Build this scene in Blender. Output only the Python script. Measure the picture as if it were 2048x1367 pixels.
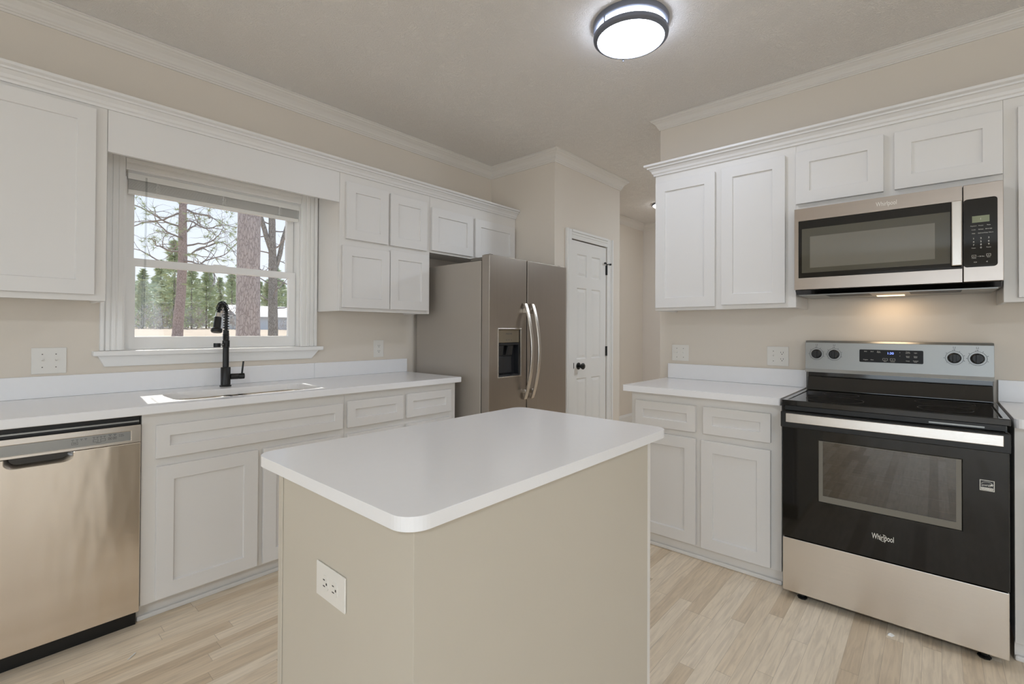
import bpy, bmesh, math, random
from mathutils import Vector, Matrix

for o in list(bpy.data.objects):
    bpy.data.objects.remove(o, do_unlink=True)
SC = bpy.context.scene
COL = SC.collection
PI = math.pi

# ------------------------------------------------------------------ camera
FPX, YAW, PITCH, ROLL, SY = 954.79, 0.725236, 0.00829485, -0.004803, -30.77
EYE = 1.235
fw = Vector((math.cos(YAW) * math.cos(PITCH), math.sin(YAW) * math.cos(PITCH), math.sin(PITCH)))
r0 = Vector((math.sin(YAW), -math.cos(YAW), 0))
d0 = fw.cross(r0)
rt = r0 * math.cos(ROLL) + d0 * math.sin(ROLL)
dn = d0 * math.cos(ROLL) - r0 * math.sin(ROLL)
cam = bpy.data.cameras.new('camera')
cam.sensor_fit = 'HORIZONTAL'
cam.sensor_width = 36.0
cam.lens = 36.0 * FPX / 2048.0
cam.shift_y = SY / 2048.0
cam.clip_start = 0.05
cam.clip_end = 400
co = bpy.data.objects.new('camera', cam)
COL.objects.link(co)
up = -dn
co.matrix_world = Matrix(((rt.x, up.x, -fw.x, 0), (rt.y, up.y, -fw.y, 0), (rt.z, up.z, -fw.z, EYE), (0, 0, 0, 1)))
SC.camera = co

# ------------------------------------------------------------------ colour management, sampling options
SC.view_settings.view_transform = 'Standard'
SC.view_settings.look = 'None'
SC.view_settings.gamma = 1.0
SC.view_settings.use_curve_mapping = False
SC.view_settings.exposure = 0.0
cy = SC.cycles
cy.use_denoising = True
try:
    cy.denoiser = 'OPENIMAGEDENOISE'
except Exception:
    pass
cy.use_light_tree = False
cy.max_bounces = 10
cy.diffuse_bounces = 6
cy.glossy_bounces = 5
cy.transparent_max_bounces = 16
cy.sample_clamp_indirect = 4.0
cy.caustics_reflective = True
cy.blur_glossy = 1.0
cy.caustics_refractive = False

# ------------------------------------------------------------------ world, sun, added fill lamps
W = bpy.data.worlds.new('sky')
SC.world = W
W.use_nodes = True
nt = W.node_tree
nt.nodes.clear()
wo = nt.nodes.new('ShaderNodeOutputWorld')
bg = nt.nodes.new('ShaderNodeBackground')
tc = nt.nodes.new('ShaderNodeTexCoord')
sx = nt.nodes.new('ShaderNodeSeparateXYZ')
rp = nt.nodes.new('ShaderNodeValToRGB')
nt.links.new(tc.outputs['Generated'], sx.inputs[0])
nt.links.new(sx.outputs['Z'], rp.inputs[0])
nt.links.new(rp.outputs[0], bg.inputs[0])
nt.links.new(bg.outputs[0], wo.inputs[0])
rp.color_ramp.elements[0].color = (0.93, 0.96, 1.0, 1)
rp.color_ramp.elements[1].color = (0.50, 0.68, 1.0, 1)
rp.color_ramp.elements[1].position = 0.8
bg.inputs[1].default_value = 1.15

sun = bpy.data.lights.new('sun', 'SUN')
sun.energy = 6.0
sun.angle = 0.009
sun.color = (1.0, 0.95, 0.87)
so = bpy.data.objects.new('sun', sun)
COL.objects.link(so)
so.rotation_euler = Vector((-0.10, -1.0, -0.97)).to_track_quat('-Z', 'Y').to_euler()

def area(name, loc, direction, sx_, sy_, power, col):
    l = bpy.data.lights.new(name, 'AREA')
    l.shape = 'RECTANGLE'
    l.size, l.size_y = sx_, sy_
    l.energy = power
    l.color = col
    o = bpy.data.objects.new(name, l)
    COL.objects.link(o)
    o.location = loc
    o.rotation_euler = Vector(direction).to_track_quat('-Z', 'Y').to_euler()
    return o

area('fill_daylight_back', (-5.5, -0.8, 1.25), (1, 0, 0.5), 3.6, 2.2, 57, (0.76, 0.905, 1.03))  # added area lamp, daylight from an unseen opening behind the viewer
area('fill_daylight_side', (0.10, -4.95, 1.45), (0, 1, 0.5), 2.4, 1.6, 19, (0.76, 0.905, 1.03))  # added fill lamp in an unseen opening on the dining side
area('fill_daylight_strip', (2.05, -4.95, 1.45), (0, 1, 0.5), 0.75, 1.6, 5.6, (0.76, 0.905, 1.03))  # narrow fill lamp added past the pier for the dishwasher reflection
area('added_downlight', (-1.9, -1.7, 2.70), (0, 0.01, -1), 0.6, 0.6, 66, (0.80, 0.92, 1.03))  # unseen downlight, added to raise the bounce off the floor
area('added_hall_fill', (4.7, 0.6, 2.70), (0, 0.15, -1), 0.5, 0.5, 28, (0.84, 0.94, 1.05))  # unseen lamp at the ceiling, added to brighten the hall

# ------------------------------------------------------------------ materials
def lin(h):
    h = h.lstrip('#')
    out = []
    for i in (0, 2, 4):
        c = int(h[i:i + 2], 16) / 255.0
        out.append(c / 12.92 if c <= 0.04045 else ((c + 0.055) / 1.055) ** 2.4)
    return (out[0], out[1], out[2], 1.0)

def mat(name, col, rough=0.5, metal=0.0, noise=0.0, nscale=8.0, bump=0.0, bscale=60.0, spec=0.5, stretch=None, emit=None, estr=0.0, coat=0.0, aniso=0.0, bdist=0.003):
    m = bpy.data.materials.new(name)
    m.use_nodes = True
    n = m.node_tree.nodes
    L = m.node_tree.links
    b = n['Principled BSDF']
    c = lin(col) if isinstance(col, str) else (*col, 1.0)
    b.inputs['Base Color'].default_value = c
    b.inputs['Roughness'].default_value = rough
    b.inputs['Metallic'].default_value = metal
    b.inputs['Specular IOR Level'].default_value = spec
    if coat:
        b.inputs['Coat Weight'].default_value = coat
        b.inputs['Coat Roughness'].default_value = 0.05
    if aniso:
        b.inputs['Anisotropic'].default_value = aniso
    if emit is not None:
        b.inputs['Emission Color'].default_value = lin(emit)
        b.inputs['Emission Strength'].default_value = estr
    t = n.new('ShaderNodeTexCoord')
    mp = n.new('ShaderNodeMapping')
    L.new(t.outputs['Object'], mp.inputs[0])
    if stretch:
        mp.inputs['Scale'].default_value = stretch
    if noise > 0:
        nz = n.new('ShaderNodeTexNoise')
        nz.inputs['Scale'].default_value = nscale
        nz.inputs['Detail'].default_value = 4
        L.new(mp.outputs[0], nz.inputs['Vector'])
        mx = n.new('ShaderNodeMix')
        mx.data_type = 'RGBA'
        mx.inputs['A'].default_value = tuple(max(0, x * (1 - noise)) for x in c[:3]) + (1,)
        mx.inputs['B'].default_value = tuple(min(1, x * (1 + noise)) for x in c[:3]) + (1,)
        L.new(nz.outputs['Fac'], mx.inputs['Factor'])
        L.new(mx.outputs['Result'], b.inputs['Base Color'])
    if bump > 0:
        nb = n.new('ShaderNodeTexNoise')
        nb.inputs['Scale'].default_value = bscale
        nb.inputs['Detail'].default_value = 3
        L.new(mp.outputs[0], nb.inputs['Vector'])
        bp = n.new('ShaderNodeBump')
        bp.inputs['Strength'].default_value = bump
        bp.inputs['Distance'].default_value = bdist
        L.new(nb.outputs['Fac'], bp.inputs['Height'])
        L.new(bp.outputs[0], b.inputs['Normal'])
    return m

def glass_mat(name, tint=(1, 1, 1), gloss=1.0):
    m = bpy.data.materials.new(name)
    m.use_nodes = True
    n = m.node_tree.nodes
    L = m.node_tree.links
    n.clear()
    o = n.new('ShaderNodeOutputMaterial')
    mx = n.new('ShaderNodeMixShader')
    tr = n.new('ShaderNodeBsdfTransparent')
    gl = n.new('ShaderNodeBsdfGlossy')
    lw = n.new('ShaderNodeLayerWeight')
    lw.inputs['Blend'].default_value = 0.5
    pw = n.new('ShaderNodeMath')
    pw.operation = 'POWER'
    pw.inputs[1].default_value = 5.0
    L.new(lw.outputs['Facing'], pw.inputs[0])
    mt = n.new('ShaderNodeMath')
    mt.operation = 'MULTIPLY_ADD'
    mt.use_clamp = True
    mt.inputs[1].default_value = 0.96 * gloss
    mt.inputs[2].default_value = 0.04 * gloss
    tr.inputs[0].default_value = (*tint, 1)
    gl.inputs['Roughness'].default_value = 0.02
    L.new(pw.outputs[0], mt.inputs[0])
    L.new(mt.outputs[0], mx.inputs[0])
    L.new(tr.outputs[0], mx.inputs[1])
    L.new(gl.outputs[0], mx.inputs[2])
    L.new(mx.outputs[0], o.inputs[0])
    return m

M = {}
M['wall'] = mat('wall_paint', '#E3DACE', 0.75, noise=0.012, nscale=3, bump=0.05, bscale=220)
M['wallw'] = mat('hall_paint', '#E6E0DA', 0.75, noise=0.012, nscale=3, bump=0.05, bscale=220)
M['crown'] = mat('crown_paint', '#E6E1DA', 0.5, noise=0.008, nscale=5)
M['wintrim'] = mat('brightened_window_paint', '#F7F6F4', 0.4, noise=0.006, nscale=5)  # whiter than the other trim, window light painted into the colour
M['cglass'] = mat('console_black_panel', '#12100F', 0.35, noise=0.05, nscale=8, spec=0.25)
M['trim'] = mat('trim_paint', '#ECEAE6', 0.45, noise=0.008, nscale=5)
M['cab'] = mat('cabinet_paint', '#E8E6E4', 0.38, noise=0.01, nscale=6, bump=0.02, bscale=160)
M['cabw'] = mat('cabinet_frame_paint', '#E7E4E0', 0.42, noise=0.01, nscale=6, bump=0.02, bscale=160)
M['island'] = mat('island_paint', '#CCC5B8', 0.42, noise=0.012, nscale=5, bump=0.03, bscale=120)
M['quartz'] = mat('white_quartz', '#F7F7F9', 0.20, noise=0.012, nscale=40)
M['plast'] = mat('white_plastic', '#EBE8E2', 0.35, noise=0.005, nscale=10)
M['plastd'] = mat('socket_slot_plastic', '#3A3733', 0.6)
M['black'] = mat('black_metal', '#0B0B0B', 0.35, noise=0.1, nscale=20)
M['bglass'] = mat('black_glass', '#0A0A09', 0.05, noise=0.05, nscale=5)
M['bplast'] = mat('black_plastic', '#101010', 0.4, noise=0.08, nscale=30)
M['enamel'] = mat('black_enamel', '#080808', 0.12, noise=0.1, nscale=8, coat=0.5)
M['steel'] = mat('brushed_steel', '#CCC6BE', 0.27, 1.0, noise=0.05, nscale=3, bump=0.05, bscale=30, stretch=(40, 40, 0.7))
M['steelh'] = mat('brushed_steel_horizontal', '#E2DED9', 0.25, 1.0, noise=0.04, nscale=3, bump=0.05, bscale=30, stretch=(1.0, 1.0, 60))
M['steeldw'] = mat('dishwasher_steel', '#E6DFD6', 0.20, 1.0, noise=0.08, nscale=2.2, bump=0.45, bscale=1.3, stretch=(3.2, 1.0, 0.8), bdist=0.02)
M['fridge'] = mat('fridge_steel', '#ABA39A', 0.30, 1.0, noise=0.04, nscale=3, bump=0.04, bscale=25, stretch=(40, 40, 0.6))
M['fridgecase'] = mat('fridge_case_grey', '#AFA89F', 0.45, 0.25, noise=0.03, nscale=4, bump=0.15, bscale=260)
M['silver'] = mat('silver_panel', '#9FA09E', 0.35, 0.6, noise=0.02, nscale=10)
M['chrome'] = mat('chrome', '#D8D8D6', 0.08, 1.0, noise=0.02, nscale=10)
M['grey'] = mat('grey_plastic', '#6F6A62', 0.45, noise=0.05, nscale=12)
M['dgrey'] = mat('dark_grey_plastic', '#26272A', 0.3, noise=0.1, nscale=12)
M['ring'] = mat('lightened_gunmetal_ring', '#7A7E8A', 0.45, 0.4, noise=0.05, nscale=10)  # grey raised to include the lamp's spill on the rings
M['diff'] = mat('lit_diffuser', '#FFFFFF', 0.4, emit='#E3EDFF', estr=28.0)
M['diffs'] = mat('lit_diffuser_side', '#FFFFFF', 0.4, emit='#E3EDFF', estr=12.0)
M['warm'] = mat('lit_cooktop_lens', '#FFE9C8', 0.4, emit='#FFD2A0', estr=3.0)
M['blue'] = mat('lit_blue_digits', '#8FA6FF', 0.4, emit='#7F97FF', estr=2.2)
M['lcd'] = mat('lcd_green', '#8B9173', 0.3, noise=0.02, nscale=20)
M['white'] = mat('white_print', '#E4E2DA', 0.5)
M['dprint'] = mat('dark_print', '#3B3D42', 0.5)
M['logo'] = mat('silver_logo', '#F0EEE6', 0.5, 0.0)
M['pane'] = glass_mat('window_glass', (0.98, 0.99, 0.99), 0.8)
M['ovenglass'] = glass_mat('oven_window_glass', (0.42, 0.39, 0.35), 3.4)
M['mwglass'] = mat('microwave_window', '#4C4A3F', 0.06, noise=0.04, nscale=8, coat=0.8)
M['mwglass2'] = mat('microwave_window_screen', '#757268', 0.07, noise=0.04, nscale=8, coat=0.8)
M['rack'] = mat('rack_wire', '#D9D5CC', 0.2, 1.0)
M['cavity'] = mat('oven_cavity', '#4A443C', 0.4, noise=0.15, nscale=12)
M['blind'] = mat('blind_vinyl', '#F4F3F0', 0.45, noise=0.01, nscale=8)
M['clear'] = glass_mat('clear_wand', (0.90, 0.91, 0.91), 2.0)
M['mwsteel'] = mat('microwave_steel', '#B5ABA2', 0.28, 1.0, noise=0.03, nscale=3, bump=0.04, bscale=30, stretch=(1.0, 1.0, 60))
M['sink'] = mat('sink_steel', '#D5CEC4', 0.25, 1.0, noise=0.03, nscale=6, bump=0.04, bscale=60)
M['paper'] = mat('paper_scrap', '#EDEDEB', 0.7, noise=0.03, nscale=60)
M['reveal'] = mat('door_gap_shade_dark', '#1C1A18', 0.8)

def floor_mat():
    m = bpy.data.materials.new('whitewashed_oak_strips')
    m.use_nodes = True
    n = m.node_tree.nodes
    L = m.node_tree.links
    b = n['Principled BSDF']
    t = n.new('ShaderNodeTexCoord')
    sp = n.new('ShaderNodeSeparateXYZ')
    L.new(t.outputs['Object'], sp.inputs[0])
    def mth(op, a, bb=None, c=None):
        k = n.new('ShaderNodeMath')
        k.operation = op
        for i, v in enumerate((a, bb, c)):
            if v is None:
                continue
            if isinstance(v, (int, float)):
                k.inputs[i].default_value = v
            else:
                L.new(v, k.inputs[i])
        return k.outputs[0]
    yw = mth('DIVIDE', sp.outputs['Y'], 0.0572)
    row = mth('FLOOR', yw)
    fy = mth('FRACT', yw)
    wn = n.new('ShaderNodeTexWhiteNoise')
    wn.noise_dimensions = '1D'
    L.new(row, wn.inputs['W'])
    xo = mth('ADD', sp.outputs['X'], mth('MULTIPLY', wn.outputs['Value'], 7.3))
    xl = mth('DIVIDE', xo, 0.82)
    pl = mth('FLOOR', xl)
    fx = mth('FRACT', xl)
    cb = n.new('ShaderNodeCombineXYZ')
    L.new(row, cb.inputs[0])
    L.new(pl, cb.inputs[1])
    w2 = n.new('ShaderNodeTexWhiteNoise')
    w2.noise_dimensions = '3D'
    L.new(cb.outputs[0], w2.inputs['Vector'])
    rp = n.new('ShaderNodeValToRGB')
    e = rp.color_ramp.elements
    e[0].position, e[0].color = 0.0, lin('#CDB99F')
    e[1].position, e[1].color = 1.0, lin('#F4E6D2')
    for p, c in ((0.12, '#DDCAB0'), (0.35, '#EAD9C1'), (0.7, '#EFE0CA')):
        k = e.new(p)
        k.color = lin(c)
    L.new(w2.outputs['Value'], rp.inputs[0])
    # grain
    mp = n.new('ShaderNodeMapping')
    mp.inputs['Scale'].default_value = (2.2, 26, 1)
    vm = n.new('ShaderNodeVectorMath')
    vm.operation = 'ADD'
    sc = n.new('ShaderNodeVectorMath')
    sc.operation = 'SCALE'
    sc.inputs['Scale'].default_value = 9.0
    L.new(w2.outputs['Color'], sc.inputs[0])
    L.new(t.outputs['Object'], mp.inputs[0])
    L.new(mp.outputs[0], vm.inputs[0])
    L.new(sc.outputs[0], vm.inputs[1])
    nz = n.new('ShaderNodeTexNoise')
    nz.inputs['Scale'].default_value = 2.4
    nz.inputs['Detail'].default_value = 6
    nz.inputs['Distortion'].default_value = 1.1
    L.new(vm.outputs[0], nz.inputs['Vector'])
    gr = n.new('ShaderNodeValToRGB')
    gr.color_ramp.elements[0].position, gr.color_ramp.elements[0].color = 0.30, (0.86, 0.85, 0.84, 1)
    gr.color_ramp.elements[1].position, gr.color_ramp.elements[1].color = 0.62, (1.08, 1.08, 1.08, 1)
    L.new(nz.outputs['Fac'], gr.inputs[0])
    mu = n.new('ShaderNodeMix')
    mu.data_type = 'RGBA'
    mu.blend_type = 'MULTIPLY'
    mu.inputs['Factor'].default_value = 1.0
    L.new(rp.outputs[0], mu.inputs['A'])
    L.new(gr.outputs[0], mu.inputs['B'])
    # seams
    s1 = mth('LESS_THAN', fy, 0.02)
    s2 = mth('LESS_THAN', fx, 0.0022)
    sm = mth('MULTIPLY', mth('MAXIMUM', s1, s2), 0.42)
    m2 = n.new('ShaderNodeMix')
    m2.data_type = 'RGBA'
    m2.inputs['B'].default_value = lin('#7A6551')
    L.new(sm, m2.inputs['Factor'])
    L.new(mu.outputs['Result'], m2.inputs['A'])
    L.new(m2.outputs['Result'], b.inputs['Base Color'])
    b.inputs['Roughness'].default_value = 0.42
    return m
M['floor'] = floor_mat()

def ceiling_mat():
    m = bpy.data.materials.new('stippled_ceiling')
    m.use_nodes = True
    n = m.node_tree.nodes
    L = m.node_tree.links
    b = n['Principled BSDF']
    b.inputs['Base Color'].default_value = lin('#F4F0EC')
    b.inputs['Roughness'].default_value = 0.85
    t = n.new('ShaderNodeTexCoord')
    nz = n.new('ShaderNodeTexNoise')
    nz.inputs['Scale'].default_value = 7
    nz.inputs['Detail'].default_value = 2
    L.new(t.outputs['Object'], nz.inputs['Vector'])
    sc = n.new('ShaderNodeVectorMath')
    sc.operation = 'SCALE'
    sc.inputs['Scale'].default_value = 0.5
    ad = n.new('ShaderNodeVectorMath')
    ad.operation = 'ADD'
    L.new(nz.outputs['Color'], sc.inputs[0])
    L.new(sc.outputs[0], ad.inputs[0])
    L.new(t.outputs['Object'], ad.inputs[1])
    n2 = n.new('ShaderNodeTexNoise')
    n2.inputs['Scale'].default_value = 62
    n2.inputs['Detail'].default_value = 3
    n2.inputs['Distortion'].default_value = 1.2
    L.new(ad.outputs[0], n2.inputs['Vector'])
    cr = n.new('ShaderNodeValToRGB')
    cr.color_ramp.elements[0].position = 0.42
    cr.color_ramp.elements[1].position = 0.62
    L.new(n2.outputs['Fac'], cr.inputs[0])
    bp = n.new('ShaderNodeBump')
    bp.inputs['Strength'].default_value = 0.55
    bp.inputs['Distance'].default_value = 0.005
    L.new(cr.outputs[0], bp.inputs['Height'])
    L.new(bp.outputs[0], b.inputs['Normal'])
    return m
M['ceil'] = ceiling_mat()

def bark_mat(name, c1, c2, sc_=(9, 9, 2.2)):
    m = bpy.data.materials.new(name)
    m.use_nodes = True
    n = m.node_tree.nodes
    L = m.node_tree.links
    b = n['Principled BSDF']
    b.inputs['Roughness'].default_value = 0.9
    t = n.new('ShaderNodeTexCoord')
    mp = n.new('ShaderNodeMapping')
    mp.inputs['Scale'].default_value = sc_
    L.new(t.outputs['Object'], mp.inputs[0])
    nz = n.new('ShaderNodeTexNoise')
    nz.inputs['Scale'].default_value = 1.5
    nz.inputs['Detail'].default_value = 4
    L.new(mp.outputs[0], nz.inputs['Vector'])
    ad = n.new('ShaderNodeVectorMath')
    ad.operation = 'ADD'
    L.new(mp.outputs[0], ad.inputs[0])
    L.new(nz.outputs['Color'], ad.inputs[1])
    v = n.new('ShaderNodeTexVoronoi')
    v.feature = 'DISTANCE_TO_EDGE'
    v.inputs['Scale'].default_value = 1.6
    L.new(ad.outputs[0], v.inputs['Vector'])
    r = n.new('ShaderNodeValToRGB')
    r.color_ramp.elements[0].position, r.color_ramp.elements[0].color = 0.02, lin(c2)
    r.color_ramp.elements[1].position, r.color_ramp.elements[1].color = 0.16, lin(c1)
    L.new(v.outputs['Distance'], r.inputs[0])
    L.new(r.outputs[0], b.inputs['Base Color'])
    bp = n.new('ShaderNodeBump')
    bp.inputs['Strength'].default_value = 0.6
    bp.inputs['Distance'].default_value = 0.02
    L.new(r.outputs[0], bp.inputs['Height'])
    L.new(bp.outputs[0], b.inputs['Normal'])
    return m
M['bark'] = bark_mat('pine_bark', '#B9ADA8', '#938783', (16, 16, 4.5))
M['bark2'] = bark_mat('young_pine_bark', '#B3A19B', '#8A7A74', (22, 22, 6))
M['bark3'] = bark_mat('grey_bark', '#A09A92', '#746C65', (26, 26, 6))
M['twig'] = mat('twig_bark', '#8F857F', 0.9, noise=0.15, nscale=6)
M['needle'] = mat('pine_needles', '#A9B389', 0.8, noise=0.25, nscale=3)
M['needle2'] = mat('hazed_pine_needles', '#C3CAA8', 0.85, noise=0.2, nscale=0.9)  # pale tint puts distance haze into the needle colour
M['needle3'] = mat('hazed_yellow_green_needles', '#D2D4B2', 0.85, noise=0.2, nscale=0.9)  # haze of distance mixed into this green as well
M['shrub'] = mat('bare_brush', '#B0A8A2', 0.9, noise=0.2, nscale=1.2)
M['grass'] = mat('winter_grass', '#B3A18C', 0.95, noise=0.25, nscale=0.5, bump=0.3, bscale=12)
M['siding'] = mat('shed_siding', '#D5D8DC', 0.7, noise=0.03, nscale=4)
M['roof'] = mat('shed_roof', '#D8D3CE', 0.7, noise=0.06, nscale=3)
M['gable'] = mat('shed_gable_grey', '#9A979A', 0.8, noise=0.05, nscale=4)
M['shedwin'] = mat('shed_window_glass', '#5C646A', 0.1)

# ------------------------------------------------------------------ mesh helpers
class MB:
    def __init__(s):
        s.v, s.f, s.mi, s.cur = [], [], [], 0
    def add(s, vs, fs):
        k = len(s.v)
        s.v += [tuple(x) for x in vs]
        for f in fs:
            s.f.append(tuple(i + k for i in f))
            s.mi.append(s.cur)
        return s
    def box(s, a, b):
        x0, y0, z0 = (min(a[i], b[i]) for i in range(3))
        x1, y1, z1 = (max(a[i], b[i]) for i in range(3))
        return s.add([(x0, y0, z0), (x1, y0, z0), (x1, y1, z0), (x0, y1, z0), (x0, y0, z1), (x1, y0, z1), (x1, y1, z1), (x0, y1, z1)],
                     [(0, 3, 2, 1), (4, 5, 6, 7), (0, 1, 5, 4), (1, 2, 6, 5), (2, 3, 7, 6), (3, 0, 4, 7)])
    def mbox(s, mp, u0, u1, z0, z1, d0, d1):
        vs = [mp(u, z, d) for d in (d0, d1) for (u, z) in ((u0, z0), (u1, z0), (u1, z1), (u0, z1))]
        return s.add(vs, [(0, 3, 2, 1), (4, 5, 6, 7), (0, 1, 5, 4), (1, 2, 6, 5), (2, 3, 7, 6), (3, 0, 4, 7)])
    def tube(s, pts, rad, n=10, caps=True, flat=None):
        pts = [Vector(p) for p in pts]
        rs = rad if isinstance(rad, (list, tuple)) else [rad] * len(pts)
        vs, fs = [], []
        ref = None
        for i, p in enumerate(pts):
            d = (pts[min(i + 1, len(pts) - 1)] - pts[max(i - 1, 0)]).normalized()
            if ref is None:
                ref = Vector((0, 0, 1)) if abs(d.z) < 0.9 else Vector((1, 0, 0))
                a = d.cross(ref).normalized()
            else:
                a = (a - d * a.dot(d)).normalized()
            b = d.cross(a)
            for k in range(n):
                t = 2 * PI * k / n
                vs.append(p + a * (math.cos(t) * rs[i]) + b * (math.sin(t) * rs[i] * (flat or 1)))
        for i in range(len(pts) - 1):
            for k in range(n):
                k2 = (k + 1) % n
                fs.append((i * n + k, i * n + k2, (i + 1) * n + k2, (i + 1) * n + k))
        if caps:
            fs.append(tuple(range(n))[::-1])
            fs.append(tuple((len(pts) - 1) * n + k for k in range(n)))
        return s.add(vs, fs)
    def lathe(s, origin, axis, prof, n=32, capa=True, capb=True):
        o = Vector(origin)
        ax = Vector(axis).normalized()
        ref = Vector((0, 0, 1)) if abs(ax.z) < 0.9 else Vector((1, 0, 0))
        a = ax.cross(ref).normalized()
        b = ax.cross(a)
        vs, fs = [], []
        for r, h in prof:
            for k in range(n):
                t = 2 * PI * k / n
                vs.append(o + ax * h + a * (r * math.cos(t)) + b * (r * math.sin(t)))
        m = len(prof)
        for i in range(m - 1):
            for k in range(n):
                k2 = (k + 1) % n
                fs.append((i * n + k, i * n + k2, (i + 1) * n + k2, (i + 1) * n + k))
        if capa:
            fs.append(tuple(range(n))[::-1])
        if capb:
            fs.append(tuple((m - 1) * n + k for k in range(n)))
        return s.add(vs, fs)
    def relief(s, mp, us, zs, holes, t, depth=0.009, slope=0.0015, through=False, field=0.0):
        """board of thickness t with recessed (or cut through) cells"""
        for i in range(len(us) - 1):
            for j in range(len(zs) - 1):
                u0, u1, z0, z1 = us[i], us[i + 1], zs[j], zs[j + 1]
                o = [(u0, z0), (u1, z0), (u1, z1), (u0, z1)]
                if (i, j) not in holes:
                    s.add([mp(u, z, t) for u, z in o], [(0, 1, 2, 3)])
                    continue
                if through:
                    s.add([mp(u, z, t) for u, z in o] + [mp(u, z, 0) for u, z in o],
                          [(k, (k + 1) % 4, 4 + (k + 1) % 4, 4 + k) for k in range(4)])
                    continue
                q = [(u0 + slope, z0 + slope), (u1 - slope, z0 + slope), (u1 - slope, z1 - slope), (u0 + slope, z1 - slope)]
                s.add([mp(u, z, t) for u, z in o] + [mp(u, z, t - depth) for u, z in q],
                      [(k, (k + 1) % 4, 4 + (k + 1) % 4, 4 + k) for k in range(4)])
                if field > 0:
                    g = slope + 0.006
                    p1 = [(u0 + g, z0 + g), (u1 - g, z0 + g), (u1 - g, z1 - g), (u0 + g, z1 - g)]
                    g2 = g + 0.022
                    p2 = [(u0 + g2, z0 + g2), (u1 - g2, z0 + g2), (u1 - g2, z1 - g2), (u0 + g2, z1 - g2)]
                    s.add([mp(u, z, t - depth) for u, z in q] + [mp(u, z, t - depth) for u, z in p1] + [mp(u, z, t - depth + field) for u, z in p2],
                          [(k, (k + 1) % 4, 4 + (k + 1) % 4, 4 + k) for k in range(4)] + [(4 + k, 4 + (k + 1) % 4, 8 + (k + 1) % 4, 8 + k) for k in range(4)] + [(8, 9, 10, 11)])
                else:
                    s.add([mp(u, z, t - depth) for u, z in q], [(0, 1, 2, 3)])
        U0, U1, Z0, Z1 = us[0], us[-1], zs[0], zs[-1]
        for i in range(len(us) - 1):
            for z, fl in ((Z0, 0), (Z1, 1)):
                s.add([mp(us[i], z, 0), mp(us[i + 1], z, 0), mp(us[i + 1], z, t), mp(us[i], z, t)], [(0, 1, 2, 3)])
        for j in range(len(zs) - 1):
            for u in (U0, U1):
                s.add([mp(u, zs[j], 0), mp(u, zs[j + 1], 0), mp(u, zs[j + 1], t), mp(u, zs[j], t)], [(0, 1, 2, 3)])
        for i in range(len(us) - 1):
            for j in range(len(zs) - 1):
                if through and (i, j) in holes:
                    continue
                s.add([mp(us[i], zs[j], 0), mp(us[i + 1], zs[j], 0), mp(us[i + 1], zs[j + 1], 0), mp(us[i], zs[j + 1], 0)], [(0, 1, 2, 3)])
        return s
    def sweep(s, path, prof, left=True, closed=False):
        """prof: (out, z) swept along an XY path with mitres; out is to the left (or right) of travel"""
        P = [Vector((p[0], p[1])) for p in path]
        sg = 1 if left else -1
        vs, fs = [], []
        m = len(prof)
        for i, p in enumerate(P):
            dirs = []
            if i > 0:
                dirs.append((P[i] - P[i - 1]).normalized())
            if i < len(P) - 1:
                dirs.append((P[i + 1] - P[i]).normalized())
            ns = [Vector((-d.y, d.x)) * sg for d in dirs]
            if len(ns) == 2:
                q = (ns[0] + ns[1])
                off = q / (1 + ns[0].dot(ns[1]))
            else:
                off = ns[0]
            for o, z in prof:
                w = p + off * o
                vs.append((w.x, w.y, z))
        for i in range(len(P) - 1):
            for k in range(m):
                k2 = (k + 1) % m
                fs.append((i * m + k, i * m + k2, (i + 1) * m + k2, (i + 1) * m + k))
        fs.append(tuple(range(m)))
        fs.append(tuple((len(P) - 1) * m + k for k in range(m))[::-1])
        return s.add(vs, fs)
    def slab(s, outline, z0, z1, hole=None):
        bm = bmesh.new()
        def loop(pts):
            vv = [bm.verts.new((p[0], p[1], z1)) for p in pts]
            return vv, [bm.edges.new((vv[i], vv[(i + 1) % len(vv)])) for i in range(len(vv))]
        vo, eo = loop(outline)
        ed = list(eo)
        if hole:
            vh, eh = loop(hole)
            ed += eh
        bmesh.ops.triangle_fill(bm, use_beauty=True, edges=ed)
        bm.verts.index_update()
        top = [(v.co.x, v.co.y, z1) for v in bm.verts]
        fs = [tuple(v.index for v in f.verts) for f in bm.faces]
        nn = len(top)
        vs = top + [(x, y, z0) for x, y, _ in top]
        allf = fs + [tuple(i + nn for i in f)[::-1] for f in fs]
        no = len(outline)
        allf += [(i, (i + 1) % no, (i + 1) % no + nn, i + nn) for i in range(no)]
        if hole:
            nh = len(hole)
            allf += [(no + i, no + (i + 1) % nh, no + (i + 1) % nh + nn, no + i + nn) for i in range(nh)]
        bm.free()
        return s.add(vs, allf)
    def text(s, body, size, fn, align='CENTER', sxy=1.0):
        cu = bpy.data.curves.new('lettering', 'FONT')
        cu.body = body
        cu.size = size
        cu.align_x = align
        cu.align_y = 'CENTER'
        cu.resolution_u = 3
        ob = bpy.data.objects.new('lettering', cu)
        me = bpy.data.meshes.new_from_object(ob)
        vs = [fn(v.co.x * sxy, v.co.y) for v in me.vertices]
        fs = [tuple(p.vertices) for p in me.polygons]
        s.add(vs, fs)
        bpy.data.objects.remove(ob)
        bpy.data.curves.remove(cu)
        bpy.data.meshes.remove(me)
        return s
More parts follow.
